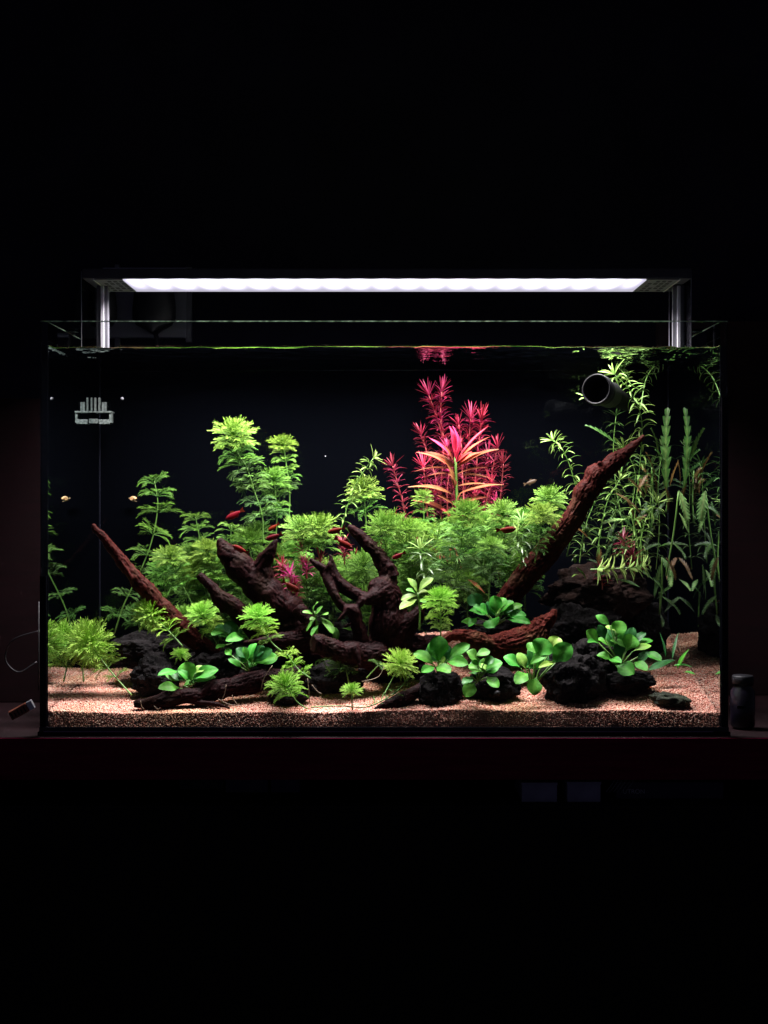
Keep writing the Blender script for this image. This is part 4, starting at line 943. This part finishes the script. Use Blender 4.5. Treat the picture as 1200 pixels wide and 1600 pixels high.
# ------------------------------------------------------------------ broad leaves
def lamina(base, tip, wid, nrm, bend=.12, fold=.15, kind='oval', nu=18, nv=6, wav=.04, seed=0, twist=0.0):
    base, tip, nrm = Vector(base), Vector(tip), Vector(nrm).normalized()
    ax = tip - base; L = ax.length; d = ax.normalized(); n0 = (nrm - d*nrm.dot(d))
    n0 = n0.normalized() if n0.length > 1e-4 else d.orthogonal().normalized(); side0 = d.cross(n0).normalized()
    v, f, t = [], [], []
    for i in range(nu + 1):
        s = i / nu; c = base + ax*s + n0 * (bend * L * 4 * s * (1-s)) * .5 - Vector((0, 0, 1)) * (.06 * L * s * s)
        an = twist * s; n1 = n0*math.cos(an) + side0*math.sin(an); sd = side0*math.cos(an) - n0*math.sin(an)
        if kind == 'oval': pr = (math.sin(math.pi * s**1.22))**.55 * min(1, .25 + s*1.9) if 0 < s < 1 else 0
        elif kind == 'lance': pr = (math.sin(math.pi * s**.8))**1.0 if 0 < s < 1 else 0
        elif kind == 'lobed':
            pr = (min(1, s*3)**.7) * ((1-s)**.30 if s < 1 else 0); ph = (s * 8.0) % 1.0
            pr *= .40 + .60 * ((ph/.75) ** .7 if ph < .86 else (1-ph)/.14)
        pr = max(pr, .035)
        for k in range(nv + 1):
            u = -1 + 2*k/nv; hw = wid/2*pr
            wv = math.sin(s*9 + seed + (2 if u > 0 else 0)) * wav * wid * abs(u)**2
            v.append(c + sd*(u*hw) + n1*(fold*abs(u)*hw + wv) + (d*(abs(u)*hw*.85) if kind == 'lobed' and s < .97 else d*0)); t.append(.95 if k*2 == nv else (.12 + .22*(1-abs(u)) + .30*(max(0, math.sin(s*34 - abs(u)*5)) if kind != 'lance' else 0)))
    for i in range(nu):
        for k in range(nv):
            a = i*(nv+1)+k; f.append((a, a+1, a+nv+2, a+nv+1))
    return v, f, t
def add_leaf(root, base, tip, wid, nrm, mat, **kw):
    v, f, t = lamina(base, tip, wid, nrm, **kw); org = Vector(root.location)
    o = link('leaf', mkmesh('leaf', [a - org for a in v], f, M[mat], t, True)); o.parent = root; return o
GR = 'broad-leaved green rosettes'
def rosette(bx, by, Y, leaves, lab):
    r = empty('rosette_plant', P(bx, by, Y), lab, 'aquatic plant', GR); rn = random.Random(int(bx))
    for i, (ax, ay, tx, ty, w_, mt) in enumerate(leaves):
        dy = (ty - by) ; yb = Y - .004; toward = -.018 if ty > ay - 4 else .006
        yt = yb + toward + rn.uniform(-.006, .006)
        if abs(tx - ax) > 15: yt -= .006
        pb, pt = P(ax, ay, yb - .004), P(tx, ty, yt - .004)
        up = Vector((-(tx-ax)*.006, -.75, .75)) if ty > by - 55 else Vector((0, -.95, .45))
        up += Vector((rn.uniform(-.25, .25), 0, rn.uniform(-.1, .25)))
        add_leaf(r, pb, pt, px2m(w_ * 1.16, Y), up, mt, bend=rn.uniform(.06, .2), fold=rn.uniform(.1, .35), seed=i*1.7, wav=.05, twist=rn.uniform(-.3, .3))
        m = MB(); m.tube([P(bx, by, Y), P((bx*2+ax)/3, (by+ay)/2+2, Y - .001), pb], px2m(1.1, Y), 6); m.build('petiole', M['fstem'], r, True)
    xs_ = [l[2] for l in leaves]; x0, x1 = min(xs_), max(xs_); top_ = min(l[3] for l in leaves)
    for k in range(7):
        an = -1.25 + 2.5 * k / 6 + rn.uniform(-.15, .15); cx, cy = (x0 + x1) / 2, (by + top_) / 2 + 4
        ex = cx + math.sin(an) * (x1 - x0) * .40; ey = cy - math.cos(an) * (by - top_) * .36
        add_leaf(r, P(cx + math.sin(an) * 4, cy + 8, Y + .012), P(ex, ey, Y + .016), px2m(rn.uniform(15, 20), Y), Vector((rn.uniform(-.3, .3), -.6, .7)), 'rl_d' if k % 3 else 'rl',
                 bend=rn.uniform(.05, .2), fold=.2, seed=k, wav=.06, twist=rn.uniform(-.3, .3))
    return r
A, Bq, Cq = 'rl', 'rl_l', 'rl_d'
rosette(296, 1072, .055, [(278, 1050, 246, 1053, 12, A), (298, 1064, 288, 1033, 25, A), (300, 1062, 341, 1044, 20, A), (306, 1066, 337, 1056, 13, A), (281, 1076, 247, 1073, 15, A), (296, 1064, 278, 1046, 13, A), (305, 1052, 318, 1040, 13, Bq), (286, 1072, 303, 1063, 10, A), (300, 1064, 325, 1060, 12, A)],
        'bright green oval-leaved rosette growing on the long low log')
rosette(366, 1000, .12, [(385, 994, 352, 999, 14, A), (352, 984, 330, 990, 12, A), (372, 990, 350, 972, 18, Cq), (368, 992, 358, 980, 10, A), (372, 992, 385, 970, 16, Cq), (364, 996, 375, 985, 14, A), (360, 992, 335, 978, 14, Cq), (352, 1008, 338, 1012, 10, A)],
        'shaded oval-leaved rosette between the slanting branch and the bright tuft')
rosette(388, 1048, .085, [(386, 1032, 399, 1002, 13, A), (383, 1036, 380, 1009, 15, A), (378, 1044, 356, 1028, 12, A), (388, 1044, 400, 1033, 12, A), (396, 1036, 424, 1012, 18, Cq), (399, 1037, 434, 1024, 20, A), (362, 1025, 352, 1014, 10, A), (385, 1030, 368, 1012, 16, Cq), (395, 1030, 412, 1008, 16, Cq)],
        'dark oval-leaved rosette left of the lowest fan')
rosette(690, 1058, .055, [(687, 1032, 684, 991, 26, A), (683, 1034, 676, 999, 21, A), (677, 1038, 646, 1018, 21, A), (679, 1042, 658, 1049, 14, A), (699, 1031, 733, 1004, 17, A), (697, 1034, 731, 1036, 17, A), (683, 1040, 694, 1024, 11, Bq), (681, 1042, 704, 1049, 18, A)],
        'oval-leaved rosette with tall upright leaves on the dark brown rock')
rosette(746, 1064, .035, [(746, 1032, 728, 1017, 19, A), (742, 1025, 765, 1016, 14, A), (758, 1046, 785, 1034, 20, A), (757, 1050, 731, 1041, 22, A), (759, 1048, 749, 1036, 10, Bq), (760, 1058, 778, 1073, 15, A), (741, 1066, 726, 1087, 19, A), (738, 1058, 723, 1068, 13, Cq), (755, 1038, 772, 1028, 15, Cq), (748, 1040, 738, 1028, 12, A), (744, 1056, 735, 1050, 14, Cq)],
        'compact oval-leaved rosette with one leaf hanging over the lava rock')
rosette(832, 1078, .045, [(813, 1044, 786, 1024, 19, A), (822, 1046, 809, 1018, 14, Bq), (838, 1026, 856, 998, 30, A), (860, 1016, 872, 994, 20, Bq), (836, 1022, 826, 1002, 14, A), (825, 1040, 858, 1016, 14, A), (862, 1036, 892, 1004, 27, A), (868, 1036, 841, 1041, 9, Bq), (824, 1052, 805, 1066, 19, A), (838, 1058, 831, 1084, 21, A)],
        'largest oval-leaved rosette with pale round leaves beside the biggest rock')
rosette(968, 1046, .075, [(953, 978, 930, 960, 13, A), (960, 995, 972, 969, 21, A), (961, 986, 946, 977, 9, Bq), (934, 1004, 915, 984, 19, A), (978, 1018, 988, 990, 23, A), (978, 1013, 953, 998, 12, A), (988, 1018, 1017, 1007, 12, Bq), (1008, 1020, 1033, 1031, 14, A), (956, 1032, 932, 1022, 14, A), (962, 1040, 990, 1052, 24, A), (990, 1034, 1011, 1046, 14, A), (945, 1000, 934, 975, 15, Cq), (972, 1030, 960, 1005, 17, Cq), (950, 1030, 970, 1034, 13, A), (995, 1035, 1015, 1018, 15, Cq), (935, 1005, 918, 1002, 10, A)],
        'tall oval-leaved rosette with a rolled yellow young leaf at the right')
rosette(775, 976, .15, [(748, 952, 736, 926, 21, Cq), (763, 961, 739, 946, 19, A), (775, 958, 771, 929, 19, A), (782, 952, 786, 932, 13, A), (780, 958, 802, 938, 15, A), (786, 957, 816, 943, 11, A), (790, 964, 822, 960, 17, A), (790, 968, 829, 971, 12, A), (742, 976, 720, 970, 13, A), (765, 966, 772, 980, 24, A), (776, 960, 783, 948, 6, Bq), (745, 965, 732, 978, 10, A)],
        'oval-leaved rosette above the lying red log in the middle right')

def bunch(bx, by, Y, leaves, lab, kind='oval', stemto=None, name='broad_leaf_plant', group=None, stem='fstem', bend=(.05, .18), rs=1.4):
    r = empty(name, P(bx, by, Y), lab, 'aquatic plant', group); rn = random.Random(int(bx*3+by))
    if stemto:
        m = MB(); m.tube([Vector(a) for a in curve([P(bx, by, Y), P((bx+stemto[0])/2+2, (by+stemto[1])/2, Y), P(stemto[0], stemto[1], Y)], 10)], px2m(rs, Y), 8); m.build('stem', M[stem], r, True)
    for i, L in enumerate(leaves):
        ax, ay, tx, ty, w_, mt = L[:6]; dy = L[6] if len(L) > 6 else rn.uniform(-.02, .01)
        d = Vector((tx-ax, 0, ay-ty)).normalized(); up = Vector((-d.z*.4*(1 if d.x > 0 else -1), -.55, .8))
        add_leaf(r, P(ax, ay, Y), P(tx, ty, Y + dy), px2m(w_, Y), up + Vector((rn.uniform(-.2, .2), 0, 0)), mt, kind=kind, bend=rn.uniform(*bend), fold=rn.uniform(.1, .3), seed=i*2.1, nu=48 if kind == 'lobed' else 12)
    return r
bunch(495, 1000, .09, [(489, 956, 497, 939, 9, 'ba_g'), (489, 960, 472, 955, 9, 'ba_g'), (492, 962, 504, 946, 10, 'ba_g'), (494, 966, 483, 968, 9, 'ba_g'), (492, 968, 478, 985, 9, 'ba_g'), (496, 970, 494, 992, 12, 'ba_g'), (500, 965, 520, 988, 17, 'ba_g'), (512, 975, 528, 998, 15, 'ba_g'), (534, 982, 552, 984, 9, 'ba_g'), (500, 962, 512, 958, 12, 'ba_g'), (498, 976, 486, 992, 10, 'ba_g')],
      'fresh green plant with pointed oval leaves behind the cut log', stemto=(491, 955))
bunch(655, 985, .09, [(651, 926, 636, 901, 15, 'ba'), (653, 926, 677, 901, 17, 'ba'), (651, 930, 626, 936, 15, 'ba'), (653, 936, 624, 950, 17, 'ba'), (652, 928, 668, 922, 12, 'ba'), (651, 926, 646, 915, 8, 'ba'), (655, 936, 666, 940, 14, 'ba_g'), (650, 928, 634, 920, 10, 'ba_g')],
      'pale yellow-green plant with five pointed leaves right of the central root', stemto=(652, 926))
# big red and orange plant
bp = [(710, 716, 701, 661, 12, 'b_pink', -.01), (713, 716, 707, 662, 11, 'b_pink', -.014), (709, 720, 670, 681, 9, 'b_pink', -.01), (714, 716, 722, 682, 6, 'b_pink', -.01), (714, 718, 764, 660, 4, 'b_pink', 0), (714, 722, 764, 679, 4.5, 'b_sal', -.005),
      (713, 732, 779, 697, 11, 'b_or', -.03), (709, 734, 650, 702, 9, 'b_sal', -.03), (710, 732, 662, 703, 10, 'b_or', .01), (710, 728, 691, 692, 9, 'b_or', -.02), (708, 724, 690, 704, 7, 'b_sal', -.02), (715, 728, 751, 704, 11, 'b_sal', -.02), (714, 722, 737, 704, 7, 'b_sal', -.01),
      (709, 774, 637, 756, 10, 'b_or', -.03), (714, 773, 787, 753, 9, 'b_or', -.03), (710, 735, 646, 733, 4, 'b_or', -.02), (712, 742, 763, 727, 5, 'b_or', -.02), (712, 745, 773, 747, 4, 'b_or', -.01), (709, 741, 665, 742, 4, 'b_or', -.02), (709, 763, 692, 711, 9, 'b_or', -.01),
      (709, 761, 699, 738, 11, 'b_or', -.035), (713, 760, 764, 754, 5, 'b_or', -.02), (714, 790, 764, 773, 9, 'b_or', -.02), (714, 792, 723, 766, 8, 'b_or', -.02), (709, 790, 680, 771, 9, 'b_or', -.02), (706, 806, 645, 778, 10, 'b_or', -.01), (704, 812, 688, 793, 10, 'b_sal', -.02), (711, 724, 706, 696, 9, 'b_pink', -.02), (712, 722, 717, 692, 7, 'b_pink', -.018)]
bp = [(a, b, c, d, e * 1.18, f_, g) for a, b, c, d, e, f_, g in bp]
bunch(712, 850, .23, bp, 'large red and orange plant with long sword leaves and a hot pink crown', 'lance', (711, 714), bend=(.08, .22), stem='fstem', rs=2.0)
bunch(700, 930, .2, [(700, 880, 672, 852, 9, 'b_or'), (702, 876, 698, 842, 8, 'b_or'), (730, 905, 757, 925, 8, 'b_or'), (720, 890, 705, 848, 8, 'b_sal'), (690, 880, 665, 845, 8, 'b_or')], 'brownish lower leaves of the sword-leaved plant in shade', 'lance')

# ------------------------------------------------------------------ lobed leaves on the right
LG = 'lobed-leaved plants'
bunch(1040, 800, .295, [(1041, 770, 1043, 628, 21, 'pi', -.01), (1030, 720, 1016, 665, 15, 'pi', -.02), (1040, 735, 1022, 700, 12, 'pi', -.02), (1046, 762, 1064, 712, 10, 'pi_b', -.03), (1025, 790, 1008, 700, 10, 'pi_b', -.03), (1042, 800, 1035, 750, 12, 'pi_b', .0)],
      'lobed-leaved plant with one tall upright leaf near the right glass', 'lobed', (1041, 768), name='lobed_leaf_plant', group=LG)
bunch(1040, 900, .175, [(1060, 766, 1072, 812, 22, 'pi_lit', -.01), (1045, 776, 1012, 835, 12, 'pi', .01), (1060, 800, 1075, 830, 10, 'pi_lit', -.01), (1050, 848, 1070, 872, 12, 'pi', -.02), (1040, 870, 1055, 905, 12, 'pi_b', -.01)],
      'lobed-leaved plant with a bright leaf hanging down near the right glass', 'lobed', (1060, 768), name='lobed_leaf_plant', group=LG)
bunch(1030, 960, .20, [(1034, 870, 1045, 900, 15, 'pi_lit', -.02), (1048, 890, 1048, 915, 13, 'pi_lit', -.02), (1060, 905, 1078, 922, 10, 'pi_lit', -.02), (1030, 930, 1062, 958, 12, 'pi', -.02), (1032, 960, 1034, 978, 10, 'pi', -.02), (1025, 855, 1075, 850, 12, 'pi', -.02)],
      'lobed-leaved plant trailing small leaves low at the right glass', 'lobed', (1034, 870), name='lobed_leaf_plant', group=LG)
bunch(970, 740, .20, [(972, 702, 913, 660, 13, 'pi', -.01)], 'single lobed green leaf reaching left above the red branch', 'lobed', (972, 702), name='lobed_leaf_plant', group=LG)
bunch(1000, 880, .17, [(978, 812, 938, 818, 13, 'pi_lit', -.02), (958, 862, 982, 856, 12, 'pi_lit', -.03), (1008, 780, 980, 745, 12, 'pi_b', -.01), (960, 770, 1000, 800, 9, 'pi_b', -.01), (980, 850, 962, 835, 12, 'pi', -.01), (995, 770, 1012, 740, 10, 'pi_b', .0)],
      'lobed-leaved plant with scattered leaves among the right stems', 'lobed', (985, 800), name='lobed_leaf_plant', group=LG)
bunch(930, 915, .15, [(928, 900, 948, 895, 12, 'pi', -.01), (960, 905, 1000, 915, 9, 'pi', -.02), (915, 905, 900, 885, 10, 'ba_g', -.01), (935, 900, 925, 880, 9, 'ba_g', -.01), (905, 898, 893, 900, 6, 'ba', -.02), (898, 880, 895, 868, 8, 'ba_g', 0), (1020, 905, 1040, 930, 7, 'pi', 0)],
      'low green leaves growing over the brown porous rock', 'lance')
bunch(1050, 1075, .10, [(1058, 1045, 1076, 1012, 8, 'rl', -.01), (1052, 1040, 1082, 1041, 5, 'rl', -.01), (1068, 1050, 1088, 1054, 6, 'rl', -.01), (1012, 1048, 1055, 1028, 14, 'rl_d', .02), (1040, 1028, 1030, 985, 5, 'rl_d', .02), (1050, 1030, 1060, 985, 5, 'rl_d', .02)],
      'thin green grass-like leaves on the sand near the right glass', 'lance')
bunch(945, 620, .15, [(912, 619, 898, 613, 4, 'na'), (914, 622, 904, 624, 4, 'na')], 'small sprig caught on the left side of the outlet ring', 'lance')

rq = random.Random(21)
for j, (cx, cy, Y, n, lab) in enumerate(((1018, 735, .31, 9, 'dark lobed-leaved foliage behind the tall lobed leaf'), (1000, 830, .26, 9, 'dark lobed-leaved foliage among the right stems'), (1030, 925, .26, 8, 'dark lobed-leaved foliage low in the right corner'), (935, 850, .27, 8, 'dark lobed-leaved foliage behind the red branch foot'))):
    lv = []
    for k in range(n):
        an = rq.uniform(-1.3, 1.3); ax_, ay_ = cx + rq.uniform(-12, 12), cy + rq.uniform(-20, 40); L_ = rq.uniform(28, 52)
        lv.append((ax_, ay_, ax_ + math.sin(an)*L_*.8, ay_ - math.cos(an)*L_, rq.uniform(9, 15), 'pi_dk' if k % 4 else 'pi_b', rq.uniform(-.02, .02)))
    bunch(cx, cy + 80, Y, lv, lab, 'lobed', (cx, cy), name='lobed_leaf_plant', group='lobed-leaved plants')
# ------------------------------------------------------------------ fish
def fish_parts():
    v, f, t = [], [], []; ns, nr = 14, 12
    for i in range(ns + 1):
        s = i / ns; h = .150 * (math.sin(math.pi * min(1, s*.92 + .03)) ** .75) * (1 - .35*s) + .012; w_ = h * .42
        if s < .12: h *= .55 + 3.7*s*.9; w_ *= .7 + 2*s
        for k in range(nr):
            a = 2*math.pi*k/nr; z = h*math.sin(a); v.append((s*.78, w_*math.cos(a), z - .02*math.sin(math.pi*s))); t.append(.5 + .5*math.sin(a))
    for i in range(ns):
        for k in range(nr): f.append((i*nr+k, i*nr+(k+1) % nr, (i+1)*nr+(k+1) % nr, (i+1)*nr+k))
    f.append(tuple(range(nr)[::-1])); f.append(tuple(ns*nr+k for k in range(nr)))
    return v, f, t
fv, ff_, ft = fish_parts()
FM = leafmat('orange_red_fish_skin', (.17, .010, .0015), (.07, .003, .001), .03, .5, .3, .08, .2)
FF = leafmat('fish_fin', (.12, .012, .004), (.16, .02, .006), .5, .4, .1, .3)
FB = mkmesh('body', fv, ff_, FM, ft, True)
def fan(pts): return pts
def fin(pts, th=.006):
    v = [(x, -th, z) for x, z in pts] + [(x, th, z) for x, z in pts]; n = len(pts)
    f = [tuple(range(n)), tuple(range(2*n-1, n-1, -1))] + [((i+1) % n, i, n+i, n+(i+1) % n) for i in range(n)]
    return mkmesh('fin', v, f, FF, [.5]*len(v), False)
TAIL = fin([(.75, .02), (.86, .07), (1.0, .12), (.95, .0), (1.0, -.12), (.86, -.07), (.75, -.02)])
DORS = fin([(.30, .12), (.36, .20), (.50, .17), (.54, .09)], .004); ANAL = fin([(.45, -.11), (.52, -.19), (.64, -.14), (.66, -.06)], .004)
EY = mkmesh('eye', [tuple(Vector(a)*.024) for a in ico(2)[0]], ico(2)[1], M['eye'])
def fish(hx, hy, tx, ty, Y, lab, yaw=0, dim=False):
    """head and tail in photo pixels; yaw turns the fish toward the camera"""
    h, t_ = P(hx, hy, Y), P(tx, ty, Y); d = t_ - h; L = d.length * .9 / max(.25, math.cos(yaw))
    r = empty('fish', h, lab, 'fish', 'small orange-red fish')
    for nm, me in (('body', FB), ('tail_fin', TAIL), ('dorsal_fin', DORS), ('anal_fin', ANAL)):
        if dim: me = me.copy(); me.materials.clear(); me.materials.append(M['fish_dim'])
        o = bpy.data.objects.new(nm, me); C.objects.link(o); o.parent = r
    for s in (-1, 1):
        o = bpy.data.objects.new('eye', EY); C.objects.link(o); o.parent = r; o.location = (.085, s*.030, .012)
    ang = math.atan2(d.z, d.x)
    flip = d.x < 0
    R = Matrix.Rotation(yaw, 4, 'Z') @ (Matrix.Rotation(math.pi, 4, 'Z') @ Matrix.Rotation(-(math.pi - ang) if ang > 0 else (math.pi + ang), 4, 'Y') if flip else Matrix.Rotation(-ang, 4, 'Y'))
    r.rotation_euler = R.to_euler(); r.scale = (L, L*1.1, L*1.1)
    return r
fish(352, 811, 384, 794, .17, 'red-orange fish swimming alone left of the tallest feathery stem')
fish(418, 829, 438, 816, .16, 'orange fish above the right tip of the forked stump, upper of two')
fish(414, 843, 444, 832, .115, 'orange fish touching the right tip of the forked stump, lower of two')
fish(363, 852, 392, 866, .115, 'orange fish in the fork of the thick stump')
fish(511, 832, 543, 823, .115, 'orange fish left of the central root tip')
fish(550, 856, 518, 838, .12, 'red fish just below the central root tip, heading down right')
fish(555, 866, 558, 862, .10, 'round-looking orange fish facing the viewer beside the root arm', yaw=1.25)
fish(468, 924, 436, 905, .10, 'orange fish in front of the magenta tufts')
fish(611, 873, 636, 861, .11, 'red fish right of the central root, nose down left')
fish(650, 842, 654, 841, .10, 'bright red fish facing the viewer between the domes', yaw=1.2)
fish(806, 826, 770, 829, .10, 'red fish under the head right of the large crown')
fish(575, 845, 577, 843, .18, 'tiny dark red fish hidden in the broad dome', yaw=1.1)
fish(779, 893, 781, 905, .12, 'small red fish in the shade left of the red branch foot', yaw=.5)
fish(838, 750, 815, 758, .32, 'faint fish in the dark water right of the red plant', dim=True)
fish(600, 806, 622, 801, .25, 'dim orange fish behind the broad dome')

# snail on the back glass
r = empty('snail', P(206, 780, YB - .006), 'small tan snail on the back glass left of the tall thin stem', 'snail')
v, f, t = [], [], []
m = MB()
cc = P(206, 780, YB - .006)
pts = []; rs = []
for i in range(40):
    a = i * .30; rr = .0052 * math.exp(-.085*i*.9); pts.append(cc + Vector((rr*math.cos(a), -.0002*i*.6, rr*math.sin(a)*.8))); rs.append(max(.0002, .0030 * math.exp(-.075*i)))
m.tube(pts, rs, 10); m.build('shell', pmat('tan_snail_shell', (.60, .36, .16), .35, noise_amt=.4, nscale=250), r, True)
m = MB(); m.tube([cc + Vector((-.006, .003, .002)), cc + Vector((0, .0035, -.002)), cc + Vector((.007, .003, -.004))], [.0008, .0018, .0006], 8); m.build('foot', pmat('snail_foot', (.3, .2, .1), .5), r, True)

# ------------------------------------------------------------------ equipment in the water
# black outlet pipe: ring toward the viewer, tube running to the right back
c0 = P(931, 608, .10); r = empty('outlet_pipe', c0, 'round black outlet pipe opening high at the right', 'pipe')
ro = px2m(24.5, .10); ri = px2m(21, .10); axv = Vector((.50, .80, -.10)).normalized()
a_ = axv.cross(Vector((0, 0, 1))).normalized(); b_ = axv.cross(a_)
def ringtube(prof, name, mat, n=48):
    v, f = [], []
    for (rad_, d) in prof:
        for k in range(n):
            an = 2*math.pi*k/n; v.append(c0 + axv*d + (a_*math.cos(an)*1.0 + b_*math.sin(an))*rad_)
    for i in range(len(prof)-1):
        for k in range(n): f.append((i*n+k, i*n+(k+1) % n, (i+1)*n+(k+1) % n, (i+1)*n+k))
    m = MB(); m.add(v, f); return m.build(name, M[mat], r, True)
ringtube([(ri, .05), (ri, .002), (ri + .0006, 0), (ro - .0006, -.0006), (ro, .001), (ro, .012)], 'ring', 'plastic_g')
ringtube([(ro*.99, .012), (ro*.80, .030), (ro*.78, .055), (ro*.6, .08), (ro*.55, .12)], 'pipe_body', 'pipe')
ringtube([(0.0001, .0505), (ri, .0505)], 'inner_stop', 'slot')
# clear ribbed clip near the left back corner
c0 = P(160, 645, .305); r = empty('acrylic_clip', c0, 'clear ribbed acrylic block clip on the left glass', 'clip')
Yc = .305
def bx(x0, y0, x1, y1, ya, yb, name, mat, sh=0):
    a, b = P(x0, y0, Yc), P(x1, y1, Yc); m = MB(); m.box(a.x, ya, b.z, b.x, yb, a.z)
    m.v = [(x + sh*(z - c0.z), y, z) for x, y, z in m.v]; return m.build(name, M[mat], r, bevel=.0003)
bx(145.5, 643, 176, 645.5, Yc - .012, Yc + .012, 'cross_bar', 'acryl_f', 0)
for i, (x, w_, y0, mt) in enumerate(((150, 3, 622, 'acryl_f'), (156.5, 3, 622, 'acryl_f'), (164, 7, 629, 'acryl_f'), (171, 2, 628, 'acryl'))):
    bx(x - w_/2, y0, x + w_/2, 642.6, Yc - .010, Yc - .004, 'rib', mt, 0)
bx(145.5, 655, 154, 662, Yc - .010, Yc + .006, 'lower_plate', 'acryl_f', 0)
bx(156, 656, 173, 663, Yc - .011, Yc + .006, 'lower_plate', 'acryl_f', 0)
bx(172, 646, 175.5, 661, Yc - .010, Yc + .004, 'side_plate', 'acryl_f', 0)
bx(148, 646, 150, 654.6, Yc - .010, Yc + .004, 'side_plate', 'acryl', 0)
m = MB(); q = P(190, 623, .25); m.add([tuple(q + Vector(a)*.0022*(1.3 if a[0] > 0 else 1)) for a in ico(2)[0]], ico(2)[1]); 
meta(m.build('suction_cup', M['grille'], None, True), 'tiny bright suction cup knob on the back glass right of the clear clip', 'suction cup')
m = MB(); q = P(508, 713, .30); m.add([tuple(q + Vector(a)*.0010) for a in ico(2)[0]], ico(2)[1]); meta(m.build('food_speck', M['white'], None, True), 'tiny pale speck floating in the dark water above the centre', 'speck')
bpy.context.view_layer.update()
